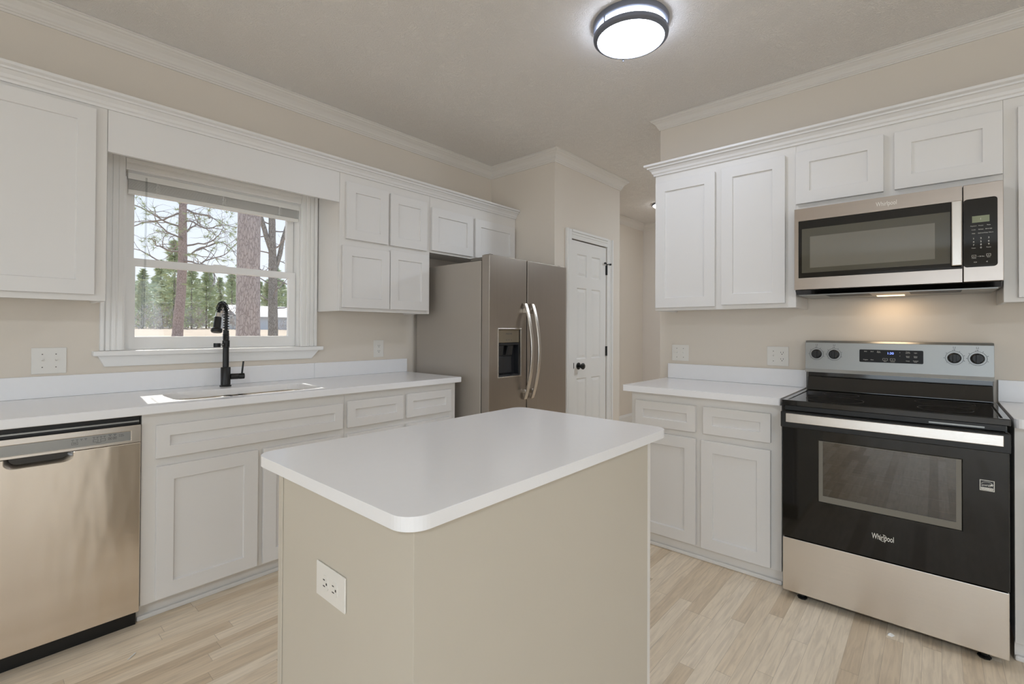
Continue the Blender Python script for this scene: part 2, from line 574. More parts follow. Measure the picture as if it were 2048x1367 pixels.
    def build(s, name, m, parent=None, bevel=0.0, smooth=None, seg=2, weld=True, fix=True, flat=False):
        ms = m if isinstance(m, (list, tuple)) else [m]
        if parent is not None:
            org = Vector(ORG[parent.name])
        else:
            xs = [v[0] for v in s.v]; ys = [v[1] for v in s.v]; zs = [v[2] for v in s.v]
            org = Vector(((min(xs) + max(xs)) / 2, (min(ys) + max(ys)) / 2, min(zs)))
        me = bpy.data.meshes.new(name)
        me.from_pydata([tuple(Vector(v) - org) for v in s.v], [], s.f)
        for k in ms:
            me.materials.append(k)
        if len(ms) > 1:
            me.polygons.foreach_set('material_index', s.mi)
        if weld or fix:
            bm = bmesh.new()
            bm.from_mesh(me)
            if weld:
                bmesh.ops.remove_doubles(bm, verts=bm.verts, dist=1e-5)
            if flat:
                bmesh.ops.dissolve_limit(bm, angle_limit=0.02, verts=bm.verts, edges=bm.edges)
            if fix:
                bmesh.ops.recalc_face_normals(bm, faces=bm.faces)
            bm.to_mesh(me)
            bm.free()
        o = bpy.data.objects.new(name, me)
        COL.objects.link(o)
        if parent is not None:
            o.parent = parent
        else:
            o.location = org
        ORG[o.name] = org
        if smooth:
            me.polygons.foreach_set('use_smooth', [True] * len(me.polygons))
            me.set_sharp_from_angle(angle=math.radians(smooth))
        if bevel > 0:
            b = o.modifiers.new('bevel', 'BEVEL')
            b.width = bevel
            b.segments = seg
            b.limit_method = 'ANGLE'
            b.angle_limit = math.radians(35)
            b.use_clamp_overlap = True
        return o
ORG = {}

def tag(o, label=None, cat=None, group=None, kind=None):
    if label: o['label'] = label
    if cat: o['category'] = cat
    if group: o['group'] = group
    if kind: o['kind'] = kind
    return o

def thing(name, label, cat, loc, group=None, kind=None):
    o = bpy.data.objects.new(name, None)
    COL.objects.link(o)
    o.location = loc
    o.empty_display_size = 0.1
    ORG[o.name] = Vector(loc)
    return tag(o, label, cat, group, kind)

def kids(o):
    return [c for c in bpy.data.objects if c.parent == o]

def dup(o, loc, rz=0.0, sc=1.0, label=None):
    c = o.copy()
    COL.objects.link(c)
    c.location = loc
    c.rotation_euler = (0, 0, rz)
    c.scale = (sc, sc, sc)
    if label: c['label'] = label
    for ch in kids(o):
        k = ch.copy()
        COL.objects.link(k)
        k.parent = c
    return c

def struct(mb, name, m, label, cat, bevel=0.0, parent=None, smooth=None):
    o = mb.build(name, m, parent, bevel=bevel, smooth=smooth)
    if parent is None:
        tag(o, label, cat, kind='structure')
    return o

def rrect(x0, y0, x1, y1, r, n=8):
    out = []
    for cx, cyy, a in ((x1 - r, y1 - r, 0), (x0 + r, y1 - r, 90), (x0 + r, y0 + r, 180), (x1 - r, y0 + r, 270)):
        for k in range(n + 1):
            t = math.radians(a + 90.0 * k / n)
            out.append((cx + r * math.cos(t), cyy + r * math.sin(t)))
    return out

# ------------------------------------------------------------------ key planes
FZ = -0.015           # floor
CZ = 2.731            # ceiling
YW = 3.09             # window wall face
XW = 3.235            # range wall face
YC = 2.49             # left base cabinet face
XC = 2.645            # right base cabinet face
YU = 2.79             # left wall cabinet face
XU = 2.92             # right wall cabinet face
def Lm(Y): return lambda u, z, d: (u, Y - d, z)
def Rm(X): return lambda u, z, d: (X - d, u, z)

# ------------------------------------------------------------------ setting: shell
struct(MB().box((-5.7, -5.2, FZ - 0.12), (6.4, 3.22, FZ)), 'floor', M['floor'], 'pale whitewashed oak strip floor of the kitchen', 'floor')
struct(MB().box((-5.7, -5.2, CZ), (6.4, 3.3, CZ + 0.14)), 'ceiling', M['ceil'], 'textured off-white ceiling above the kitchen', 'ceiling')
wx0, wx1, wz0, wz1 = 0.502, 1.408, 1.10, 2.05          # window opening
w = MB()
w.box((-5.7, YW, FZ), (wx0, YW + 0.13, CZ)).box((wx1, YW, FZ), (6.4, YW + 0.13, CZ))
w.box((wx0, YW, FZ), (wx1, YW + 0.13, wz0)).box((wx0, YW, wz1), (wx1, YW + 0.13, CZ))
struct(w, 'wall_left', M['wall'], 'cream painted wall with the kitchen window', 'wall')
struct(MB().box((XW, -5.099, FZ), (XW + 0.12, 1.462, CZ)), 'wall_right', M['wall'], 'cream painted wall behind the range', 'wall')
# pantry block: side wall, front wall with door opening
PX0, PX1, PY = 3.19, 4.28, 2.36
dx0, dx1, dz1 = 3.418, 4.026, 2.042
w = MB()
w.box((PX0, PY + 0.1, FZ), (PX0 + 0.1, YW - 0.001, CZ))
w.box((PX0, PY, FZ), (dx0, PY + 0.1, CZ)).box((dx1, PY, FZ), (PX1, PY + 0.1, CZ)).box((dx0, PY, dz1), (dx1, PY + 0.1, CZ))
w.box((PX1 - 0.1, PY + 0.1, FZ), (PX1, YW - 0.001, CZ))
struct(w, 'wall_pantry', M['wall'], 'cream pantry wall jutting out beside the refrigerator', 'wall')
struct(MB().box((6.27, -5.2, FZ), (6.39, YW - 0.001, CZ)), 'wall_hall', M['wallw'], 'off-white end wall of the hall beyond the kitchen', 'wall')
w = MB()                                                # wall behind the viewer, with an unseen opening for the fill lamp
w.box((-5.7, -5.2, FZ), (-5.6, -2.6, CZ)).box((-5.7, 1.0, FZ), (-5.6, YW - 0.001, CZ)).box((-5.7, -2.6, 2.35), (-5.6, 1.0, CZ)).box((-5.7, -2.6, FZ), (-5.6, 1.0, 0.10))
struct(w, 'wall_back', M['wall'], 'cream wall behind the viewer with a wide opening added for daylight', 'wall')
w = MB()
w.box((-5.6, -5.2, FZ), (-1.1, -5.1, CZ)).box((1.30, -5.2, 0.65), (1.66, -5.1, 2.25)).box((2.44, -5.2, FZ), (6.27, -5.1, CZ)).box((-1.1, -5.2, FZ), (2.44, -5.1, 0.65)).box((-1.1, -5.2, 2.25), (2.44, -5.1, CZ))  # pier splits the openings to reflect as a dark band in the dishwasher
struct(w, 'wall_near', M['wall'], 'cream wall of the dining side with openings added for daylight', 'wall')
struct(MB().box((-4.0, YW + 0.135, 2.80), (7.0, YW + 1.33, 2.95)), 'sun_cutoff_overhang', M['trim'], 'unseen white overhang added outside the window to cut the sun', 'roof')  # unseen eave, its depth shaped to cut the sun off at the counter

# crown mouldings at the ceiling
cp0 = [(0, -1.0), (0.11, -1.0), (0.14, -0.90), (0.20, -0.88), (0.22, -0.80), (0.30, -0.74), (0.34, -0.62), (0.50, -0.42), (0.70, -0.30), (0.76, -0.24), (0.86, -0.20), (0.92, -0.10), (1.0, -0.08), (1.0, -0.01), (0, -0.01)]
def crown(h, p): return [(o * p, CZ + z * h) for o, z in cp0]
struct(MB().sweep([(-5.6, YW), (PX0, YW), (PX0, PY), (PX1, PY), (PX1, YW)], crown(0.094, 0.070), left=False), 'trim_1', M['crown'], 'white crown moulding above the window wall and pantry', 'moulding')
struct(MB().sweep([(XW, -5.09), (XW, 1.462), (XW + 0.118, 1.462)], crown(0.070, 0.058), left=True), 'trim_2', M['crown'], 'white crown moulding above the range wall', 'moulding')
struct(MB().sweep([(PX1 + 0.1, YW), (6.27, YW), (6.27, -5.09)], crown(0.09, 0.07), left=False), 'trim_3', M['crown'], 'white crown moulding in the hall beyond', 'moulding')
bp_ = [(0, FZ), (0.016, FZ), (0.016, FZ + 0.11), (0.010, FZ + 0.13), (0.006, FZ + 0.14), (0, FZ + 0.14)]
struct(MB().sweep([(PX1 + 0.01, YW), (6.27, YW), (6.27, -5.09)], bp_, left=False), 'baseboard_hall', M['trim'], 'white baseboard along the hall walls', 'baseboard')
struct(MB().sweep([(PX0, PY), (3.335, PY)], bp_, left=False), 'baseboard_pantry', M['trim'], 'white baseboard beside the pantry door', 'baseboard')

# ------------------------------------------------------------------ window
win = thing('window_1', 'white double-hung window over the sink', 'window', (0.955, YW, wz0), kind='structure')
m = Lm(YW)
def casing(mb, u0, u1, z0, z1, vertical):
    """fluted flat casing"""
    mb.mbox(m, u0, u1, z0, z1, 0.0005, 0.018)
    wd = (u1 - u0) if vertical else (z1 - z0)
    for a, b, d in ((0.0, 0.16, 0.030), (0.22, 0.40, 0.025), (0.46, 0.64, 0.023), (0.72, 0.94, 0.021)):
        if vertical == 'L' or vertical == 'R':
            if vertical == 'L':
                mb.mbox(m, u0 + a * wd, u0 + b * wd, z0, z1, 0.0005, d)
            else:
                mb.mbox(m, u1 - b * wd, u1 - a * wd, z0, z1, 0.0005, d)
        else:
            mb.mbox(m, u0, u1, z1 - b * wd, z1 - a * wd, 0.0005, d)
mb = MB(); casing(mb, 0.412, wx0 + 0.004, 1.126, 2.15, 'L'); mb.build('casing', M['wintrim'], win, bevel=0.002)
mb = MB(); casing(mb, wx1 - 0.004, 1.508, 1.126, 2.15, 'R'); mb.build('casing', M['wintrim'], win, bevel=0.002)
mb = MB(); casing(mb, 0.507, 1.403, 2.046, 2.15, ''); mb.build('head_casing', M['wintrim'], win, bevel=0.002)
MB().box((0.385, YW - 0.052, 1.100), (1.545, YW + 0.028, 1.125)).build('window_sill', M['wintrim'], win, bevel=0.005)
ap = MB()
ap.add([(0.405, YW - 0.0005, 1.0995), (1.520, YW - 0.0005, 1.0995), (1.482, YW - 0.0005, 1.046), (0.432, YW - 0.0005, 1.046),
        (0.405, YW - 0.030, 1.0995), (1.520, YW - 0.030, 1.0995), (1.482, YW - 0.014, 1.046), (0.432, YW - 0.014, 1.046)],
       [(0, 1, 2, 3), (4, 7, 6, 5), (0, 4, 5, 1), (1, 5, 6, 2), (2, 6, 7, 3), (3, 7, 4, 0)])
ap.build('apron', M['wintrim'], win, bevel=0.002)
jb = MB()
jb.box((wx0, YW + 0.002, wz0 + 0.026), (wx0 + 0.012, YW + 0.128, wz1)).box((wx1 - 0.012, YW + 0.002, wz0 + 0.026), (wx1, YW + 0.128, wz1))
jb.box((wx0 + 0.012, YW + 0.002, wz1 - 0.012), (wx1 - 0.012, YW + 0.128, wz1)).box((wx0 + 0.012, YW + 0.03, wz0 + 0.02), (wx1 - 0.012, YW + 0.128, wz0 + 0.027))
jb.build('jamb', M['wintrim'], win, bevel=0.001)
def sash(name, z0, z1, y, bot, top, stile=0.044):
    f = MB()
    mm = lambda u, z, d: (u, y - d, z)
    u0, u1 = wx0 + 0.013, wx1 - 0.013
    f.relief(mm, [u0, u0 + stile, u1 - stile, u1], [z0, z0 + bot, z1 - top, z1], {(1, 1)}, 0.030, through=True)
    o = f.build(name, M['wintrim'], win, bevel=0.003)
    MB().mbox(mm, u0 + stile - 0.003, u1 - stile + 0.003, z0 + bot - 0.003, z1 - top + 0.003, 0.012, 0.016).build('glass_pane', M['pane'], o)
    return o
sash('lower_sash', 1.128, 1.604, YW + 0.068, 0.066, 0.040)
sash('upper_sash', 1.570, 2.037, YW + 0.104, 0.034, 0.050)
MB().mbox(lambda u, z, d: (u, YW + 0.037 - d, z), 0.92, 0.985, 1.598, 1.610, -0.02, 0.0).build('sash_lock', M['wintrim'], win, bevel=0.002)

# mini blind drawn up at the top of the window
bl = thing('mini_blind', 'white mini blind pulled up at the top of the sink window', 'blind', (0.95, YW + 0.01, 1.93))
MB().box((0.517, YW - 0.006, 2.003), (1.393, YW + 0.030, 2.036)).build('headrail', M['blind'], bl, bevel=0.002)
sl = MB()
for k in range(15):
    z = 1.955 + k * 0.0031
    sl.box((0.520, YW - 0.004, z), (1.390, YW + 0.022, z + 0.0012))
sl.build('slats', M['blind'], bl)
MB().box((0.519, YW - 0.005, 1.930), (1.391, YW + 0.023, 1.950)).build('bottom_rail', M['blind'], bl, bevel=0.003)
for u in (0.64, 0.955, 1.27):
    c = MB()
    for k in range(7):
        zz = 1.954 + 0.007 * k
        c.tube([(u - 0.012 + 0.003 * (k % 3), YW - 0.008, zz), (u, YW - 0.012, zz + 0.004), (u + 0.012 - 0.002 * (k % 2), YW - 0.008, zz + 0.001)], 0.0011, 5)
    c.tube([(u - 0.004, YW - 0.009, 1.93), (u - 0.002, YW - 0.010, 2.004)], 0.0010, 5)
    c.build('ladder_cord', M['blind'], bl)
MB().box((0.503, YW - 0.010, 2.012), (0.5165, YW + 0.030, 2.046)).build('bracket', M['chrome'], bl, bevel=0.001)
wd = MB()
wd.tube([(0.592, YW - 0.014, 2.02), (0.590, YW - 0.016, 1.62), (0.586, YW - 0.014, 1.235)], 0.0042, 8)
wd.build('tilt_wand', M['clear'], bl, smooth=40)

# ------------------------------------------------------------------ pantry door
dr = thing('door_1', 'white six-panel pantry door with black hinges and knob', 'door', (3.72, PY, FZ), kind='structure')
mD = lambda u, z, d: (u, PY + 0.036 - d, z)
a0, a1 = 3.428, 4.018
st, mu_ = 0.098, 0.082
mid = (a0 + a1) / 2
us = [a0, a0 + st, mid - mu_ / 2, mid + mu_ / 2, a1 - st, a1]
zs = [FZ + 0.012, 0.20, 0.815, 0.985, 1.615, 1.715, 1.915, 2.028]
slab = MB().relief(mD, us, zs, {(i, j) for i in (1, 3) for j in (1, 3, 5)}, 0.034, depth=0.009, slope=0.008, field=0.006)
slab.build('door_slab', M['trim'], dr)
MB().mbox(mD, dx0 + 0.001, dx1 - 0.001, FZ, dz1 - 0.001, -0.035, -0.031).build('door_gap_shade', M['reveal'], dr)  # near-black sheet behind the slab, painted shade for the gap
def dcas(u0, u1, z0, z1, vert, inner):
    c = MB()
    mq = Lm(PY)
    c.mbox(mq, u0, u1, z0, z1, 0.0005, 0.013)
    wd_ = 0.022
    if vert:
        if inner > 0: c.mbox(mq, u0, u0 + wd_, z0, z1, 0.0005, 0.022).mbox(mq, u0 + 0.03, u0 + 0.045, z0, z1, 0.0005, 0.018)
        else: c.mbox(mq, u1 - wd_, u1, z0, z1, 0.0005, 0.022).mbox(mq, u1 - 0.045, u1 - 0.03, z0, z1, 0.0005, 0.018)
    else:
        c.mbox(mq, u0, u1, z1 - wd_, z1, 0.0005, 0.022).mbox(mq, u0, u1, z1 - 0.045, z1 - 0.03, 0.0005, 0.018)
    c.build('casing', M['trim'], dr, bevel=0.002)
dcas(3.342, 3.424, FZ, 2.115, True, 1)
dcas(4.024, 4.120, FZ, 2.115, True, -1)
dcas(3.4245, 4.0235, 2.036, 2.115, False, 0)
kb = MB()
kb.lathe((3.548, PY + 0.001, 0.925), (0, -1, 0), [(0.030, 0), (0.031, 0.006), (0.024, 0.010), (0.011, 0.012), (0.010, 0.032), (0.022, 0.036), (0.028, 0.046), (0.028, 0.054), (0.020, 0.062), (0.006, 0.064)], 28)
kb.build('door_knob', M['black'], dr, smooth=40)
MB().mbox(mD, 3.475, 3.482, 0.905, 0.955, 0.0345, 0.036).build('latch_plate', M['black'], dr)
for z in (1.815, 1.045, 0.18):
    h = MB()
    h.tube([(4.021, PY - 0.006, z - 0.045), (4.021, PY - 0.006, z + 0.045)], 0.008, 10)
    h.box((4.010, PY - 0.0035, z - 0.045), (4.034, PY + 0.0016, z + 0.045))
    h.build('hinge', M['black'], dr)
hs = MB()
hs.tube([(3.975, PY - 0.022, 1.878), (4.015, PY - 0.014, 1.872), (4.021, PY - 0.006, 1.864), (4.035, PY - 0.018, 1.876), (4.060, PY - 0.026, 1.874)], 0.0035, 7)
hs.lathe((3.975, PY - 0.022, 1.878), (0, 1, 0), [(0.009, -0.004), (0.009, 0.014)], 12).lathe((4.060, PY - 0.026, 1.874), (0, 1, 0), [(0.009, -0.004), (0.009, 0.010)], 12)
hs.build('hinge_pin_stop', M['black'], dr)

# ------------------------------------------------------------------ cabinets
def shaker(parent, mp, u0, u1, z0, z1, name='door', rail=0.062, d0=0.001):
    mq = lambda u, z, d: mp(u, z, d + d0)
    return MB().relief(mq, [u0, u0 + rail, u1 - rail, u1], [z0, z0 + rail, z1 - rail, z1], {(1, 1)}, 0.019, depth=0.010, slope=0.0012).build(name, M['cab'], parent, bevel=0.0012)

def wall_cab(label, mp, back, u0, u1, z0, z1, loc, doors, group):
    t = thing('wall_cabinet', label, 'cabinet', loc, group)
    b = MB()
    b.mbox(mp, u0, u1, z0 + 0.012, z1, -back, -0.018)            # carcass
    b.mbox(mp, u0, u0 + 0.016, z0, z0 + 0.012, -back, -0.018).mbox(mp, u1 - 0.016, u1, z0, z0 + 0.012, -back, -0.018)
    b.build('carcass', M['cabw'], t, bevel=0.0008)
    # face frame with rails and stiles
    MB().mbox(mp, u0, u1, z0, z1, -0.0175, 0.0).build('face_frame', M['cabw'], t, bevel=0.001)
    for d in doors:
        shaker(t, mp, *d)
    return t

LU, RU = Lm(YU), Rm(XU)
bkL = YW - YU - 0.002
bkR = XW - XU - 0.002
wall_cab('tall white shaker wall cabinet left of the window', LU, bkL, -0.62, 0.393, 1.358, 2.24, (-0.1, 2.95, 1.358),
         [(-0.03, 0.352, 1.385, 2.205), (-0.47, -0.05, 1.385, 2.205)], 'wall cabinets on the window wall')
wall_cab('white four-door wall cabinet between window and refrigerator', LU, bkL, 1.515, 2.226, 1.354, 2.24, (1.87, 2.95, 1.354),
         [(1.553, 1.860, 1.811, 2.172), (1.878, 2.190, 1.811, 2.166), (1.530, 1.872, 1.376, 1.766), (1.879, 2.204, 1.376, 1.800 - 0.02)], 'wall cabinets on the window wall')
wall_cab('white two-door wall cabinet above the refrigerator', LU, bkL, 2.2275, 3.186, 1.808, 2.24, (2.7, 2.95, 1.808),
         [(2.204 + 0.03, 2.652, 1.824, 2.142), (2.680, 3.158, 1.824, 2.138)], 'wall cabinets on the window wall')
va = thing('window_valance', 'white valance board bridging the cabinets above the window', 'valance', (0.955, YU, 2.032))
MB().box((0.3945, YU, 2.034), (1.5135, YU + 0.019, 2.24)).build('board', M['cab'], va, bevel=0.001)
MB().box((0.396, YU + 0.0195, 2.10), (1.512, YU + 0.045, 2.135)).build('batten', M['cabw'], va)
kp = [(0, 0), (0.008, 0), (0.010, 0.010), (0.016, 0.016), (0.020, 0.028), (0.032, 0.042), (0.040, 0.044), (0.041, 0.052), (0.050, 0.055), (0.056, 0.058), (0.056, 0.070), (0, 0.070)]
tag(MB().sweep([(-0.62, YU - 0.0008), (3.186, YU - 0.0008)], [(o, 2.222 + z) for o, z in kp], left=False).build('cabinet_crown', M['cab'], smooth=20), 'white stepped crown moulding topping the window-side wall cabinets', 'moulding', 'crown mouldings on the wall cabinets')

wall_cab('white two-door wall cabinet left of the microwave', RU, bkR, 0.557, 1.352, 1.366, 2.30 - 0.06, (3.08, 0.95, 1.366),
         [(0.974, 1.344, 1.384, 2.182), (0.606, 0.937, 1.391, 2.190)], 'wall cabinets on the range wall')
wall_cab('low white wall cabinet above the microwave', RU, bkR, -0.219, 0.5565, 1.880, 2.24, (3.08, 0.17, 1.88),
         [(0.185, 0.557 - 0.002, 1.914, 2.190), (-0.2175, 0.144, 1.914, 2.186)], 'wall cabinets on the range wall')
wall_cab('white wall cabinet right of the microwave, cut off by the photo edge', RU, bkR, -1.10, -0.2195, 1.366, 2.24, (3.08, -0.65, 1.366),
         [(-0.64, -0.262, 1.384, 2.186), (-1.06, -0.665, 1.384, 2.186)], 'wall cabinets on the range wall')
tag(MB().sweep([(XU - 0.0008, -1.10), (XU - 0.0008, 1.3528), (XW - 0.002, 1.3528)], [(o, 2.233 + z) for o, z in kp], left=True).build('cabinet_crown', M['cab'], smooth=20), 'white stepped crown moulding topping the range-side wall cabinets', 'moulding', 'crown mouldings on the wall cabinets')

def base_cab(label, mp, depth, u0, u1, zb, zt, loc, doors, drawers, group, false=(), kick=0.06, topopen=False):
    t = thing('base_cabinet', label, 'cabinet', loc, group)
    b = MB()
    b.mbox(mp, u0, u0 + 0.017, zb, zt, -depth, -0.019).mbox(mp, u1 - 0.017, u1, zb, zt, -depth, -0.019)
    b.mbox(mp, u0 + 0.017, u1 - 0.017, zb + 0.001, zb + 0.018, -depth, -0.019).mbox(mp, u0 + 0.017, u1 - 0.017, zb, zt, -depth, -depth + 0.012)
    b.build('carcass', M['cabw'], t)
    MB().mbox(mp, u0, u1, zb, zt, -0.018, 0.0).build('face_frame', M['cabw'], t, bevel=0.001)
    k = MB()
    k.mbox(mp, u0, u1, FZ, zb - 0.0005, -kick - 0.016, -kick)
    k.build('toe_kick', M['cabw'], t)
    s = MB()
    s.mbox(mp, u0, u1, FZ, FZ + 0.021, -kick + 0.0005, -kick + 0.014)
    s.build('shoe_moulding', M['cab'], t, bevel=0.006)
    for d in doors: shaker(t, mp, *d)
    for d in drawers: shaker(t, mp, *d, name='drawer', rail=0.048)
    for d in false: shaker(t, mp, *d, name='drawer_front', rail=0.048)
    return t
LB, RB = Lm(YC), Rm(XC)
base_cab('white sink base cabinet with long false drawer front under the window', LB, 0.595, 0.472, 1.388, 0.074, 0.876, (0.93, 2.8, FZ),
         [(0.522, 0.927, 0.085, 0.648), (0.953, 1.362, 0.085, 0.648)], [], 'base cabinets on the window wall', [(0.520, 1.372, 0.684, 0.824)], kick=0.070)
base_cab('white base cabinet with two drawers beside the refrigerator', LB, 0.595, 1.389, 2.216, 0.074, 0.876, (1.8, 2.8, FZ),
         [(1.403, 1.774, 0.085, 0.648), (1.803, 2.168, 0.085, 0.648)], [(1.402, 1.774, 0.684, 0.832), (1.803, 2.168, 0.686, 0.834)], 'base cabinets on the window wall', kick=0.070)
base_cab('white base cabinet with two drawers left of the range', RB, 0.585, 0.566, 1.372, 0.055, 0.875, (2.93, 0.97, FZ),
         [(0.983, 1.342, 0.067, 0.648), (0.613, 0.953, 0.064, 0.645)], [(0.984, 1.341, 0.682, 0.827), (0.612, 0.943, 0.683, 0.828)], 'base cabinets on the range wall', kick=0.018)
base_cab('white base cabinet right of the range, cut off by the photo edge', RB, 0.585, -1.10, -0.226, 0.055, 0.875, (2.93, -0.66, FZ),
         [(-0.65, -0.262, 0.067, 0.648), (-1.06, -0.67, 0.067, 0.648)], [(-0.65, -0.262, 0.683, 0.827), (-1.06, -0.67, 0.683, 0.827)], 'base cabinets on the range wall', kick=0.018)

# worktops and upstands
ct = MB().slab([(-0.62, 2.447), (2.238, 2.447), (2.238, YW - 0.002), (-0.62, YW - 0.002)], 0.878, 0.914, rrect(0.612, 2.535, 1.305, 2.872, 0.085))
tag(ct.build('countertop', M['quartz'], bevel=0.004), 'long white quartz countertop with sink cutout below the window', 'countertop', 'white quartz countertops')
tag(MB().slab(rrect(2.600, 0.563, XW - 0.002, 1.412, 0.008, 4), 0.8765, 0.912).build('countertop', M['quartz'], bevel=0.004), 'short white quartz countertop left of the range', 'countertop', 'white quartz countertops')
tag(MB().slab(rrect(2.600, -1.10, XW - 0.002, -0.222, 0.02, 4), 0.8765, 0.912).build('countertop', M['quartz'], bevel=0.004), 'white quartz countertop right of the range, at the photo edge', 'countertop', 'white quartz countertops')
def upst(label, a, b):
    tag(MB().box(a, b).build('backsplash', M['quartz'], bevel=0.002), label, 'backsplash', 'white quartz upstands')
upst('long white quartz upstand below the window sill', (-0.62, YW - 0.020, 0.9145), (1.4975, YW - 0.001, 1.014))
upst('white quartz upstand below the outlet beside the refrigerator', (1.4985, YW - 0.020, 0.9145), (2.238, YW - 0.001, 1.014))
upst('white quartz upstand behind the counter left of the range', (XW - 0.020, 0.560, 0.9125), (XW - 0.001, 1.396, 1.013))
upst('white quartz upstand behind the counter right of the range', (XW - 0.020, -1.10, 0.9125), (XW - 0.001, -0.222, 1.013))

# ------------------------------------------------------------------ island
isl = thing('kitchen_island', 'cream painted kitchen island cabinet in the middle of the floor', 'island', (0.98, 0.96, FZ))
ix0, ix1, iy0, iy1 = 0.517, 1.449, 0.686, 1.238
MB().slab([(ix0, iy0), (ix1 - 0.02, iy0), (ix1 - 0.02, iy1), (ix0, iy1)], FZ, 0.887, [(ix0 + 0.018, iy0 + 0.018), (ix1 - 0.038, iy0 + 0.018), (ix1 - 0.038, iy1 - 0.018), (ix0 + 0.018, iy1 - 0.018)]).build('side_panels', M['island'], isl, bevel=0.0008)
MB().box((ix0 - 0.003, iy1 - 0.022, FZ), (ix0 - 0.0002, iy1, 0.887)).build('corner_strip', M['island'], isl, bevel=0.0012)
IB = lambda u, z, d: (ix1 - 0.02 + d, u, z)
MB().mbox(IB, iy0, iy1, 0.08, 0.887, 0.0005, 0.0195).build('face_frame', M['cabw'], isl, bevel=0.001)
MB().mbox(IB, iy0 + 0.001, iy1 - 0.001, FZ, 0.0795, -0.07, -0.055).build('toe_kick', M['cabw'], isl)
IB2 = lambda u, z, d: (ix1 + d, u, z)
for u0, u1 in ((iy0 + 0.02, (iy0 + iy1) / 2 - 0.008), ((iy0 + iy1) / 2 + 0.008, iy1 - 0.02)):
    shaker(isl, IB2, u0, u1, 0.095, 0.66)
    shaker(isl, IB2, u0, u1, 0.69, 0.84, name='drawer', rail=0.045)
tag(MB().slab(rrect(0.486, 0.662, 1.536, 1.318, 0.048, 10), 0.8875, 0.914).build('countertop', M['quartz'], bevel=0.004), 'white quartz island top with rounded corners', 'countertop', 'white quartz countertops')

# ------------------------------------------------------------------ sink and faucet
sk = thing('kitchen_sink', 'stainless double-bowl undermount sink in the counter below the window', 'sink', (0.957, 2.70, 0.70))
def bowl(x0, x1, y0, y1, zt, depth, r=0.075):
    b = MB()
    rings = []
    for z, ins, rr in ((zt, 0.0, r), (zt - 0.02, 0.004, r), (zt - depth + 0.03, 0.012, r), (zt - depth, 0.045, r * 0.8)):
        rings.append([(x, y, z) for x, y in rrect(x0 + ins, y0 + ins, x1 - ins, y1 - ins, rr, 6)])
    n = len(rings[0])
    vs = [p for q in rings for p in q]
    fs = [(i * n + k, i * n + (k + 1) % n, (i + 1) * n + (k + 1) % n, (i + 1) * n + k) for i in range(3) for k in range(n)]
    fs.append(tuple(3 * n + k for k in range(n)))
    return b.add(vs, fs)
for x0, x1 in ((0.604, 0.938), (0.966, 1.313)):
    b = bowl(x0, x1, 2.527, 2.880, 0.874, 0.19)
    b.lathe(((x0 + x1) / 2, 2.72, 0.6845), (0, 0, 1), [(0.045, 0), (0.045, 0.003), (0.03, 0.001)], 20)
    o = b.build('bowl', M['sink'], sk, smooth=50, fix=False)
fl = MB().slab(rrect(0.590, 2.513, 1.327, 2.894, 0.09), 0.8745, 0.8775, rrect(0.604, 2.527, 1.313, 2.880, 0.085))
fl.box((0.938, 2.535, 0.8695), (0.966, 2.872, 0.8745))
fl.build('flange', M['sink'], sk)

fc = thing('kitchen_faucet', 'matte black spring-neck kitchen faucet behind the sink', 'faucet', (0.943, 2.985, 0.914))
fx, fyy = 0.943, 2.985
MB().lathe((fx, fyy, 0.9142), (0, 0, 1), [(0.029, 0), (0.029, 0.006), (0.0245, 0.008), (0.0245, 0.105), (0.022, 0.108)], 28).build('body', M['black'], fc, smooth=40)
MB().lathe((fx, fyy, 1.0215), (0, 0, 1), [(0.0155, 0), (0.0155, 0.112), (0.0185, 0.114), (0.0185, 0.150), (0.0150, 0.152), (0.0150, 0.158), (0.0165, 0.160), (0.0150, 0.164), (0.0165, 0.168), (0.0150, 0.172), (0.0165, 0.176), (0.0150, 0.180), (0.0165, 0.184), (0.0150, 0.188), (0.0150, 0.206), (0.012, 0.208)], 24).build('riser', M['black'], fc, smooth=40)
MB().lathe((fx + 0.0235, fyy - 0.004, 0.968), (1, -0.15, 0), [(0.0165, 0), (0.0165, 0.038), (0.0150, 0.040), (0.0165, 0.042), (0.0165, 0.068), (0.014, 0.070)], 24).tube([(fx + 0.080, fyy - 0.013, 0.983), (fx + 0.083, fyy - 0.014, 1.018), (fx + 0.087, fyy - 0.014, 1.052)], 0.0048, 10).build('handle', M['black'], fc, smooth=40)
# hose arc
dv = Vector((-0.60, -0.80, 0)).normalized()
arc = [Vector((fx, fyy, 1.228)), Vector((fx, fyy, 1.29))]
R_ = 0.052
for k in range(0, 15):
    t = PI * k / 14 * 0.93
    arc.append(Vector((fx, fyy, 1.322)) + dv * (R_ - R_ * math.cos(t)) + Vector((0, 0, R_ * math.sin(t))))
end = arc[-1]
hd = (arc[-1] - arc[-2]).normalized()
MB().tube(arc + [end + hd * 0.02], 0.0085, 12).build('hose', M['black'], fc, smooth=60)
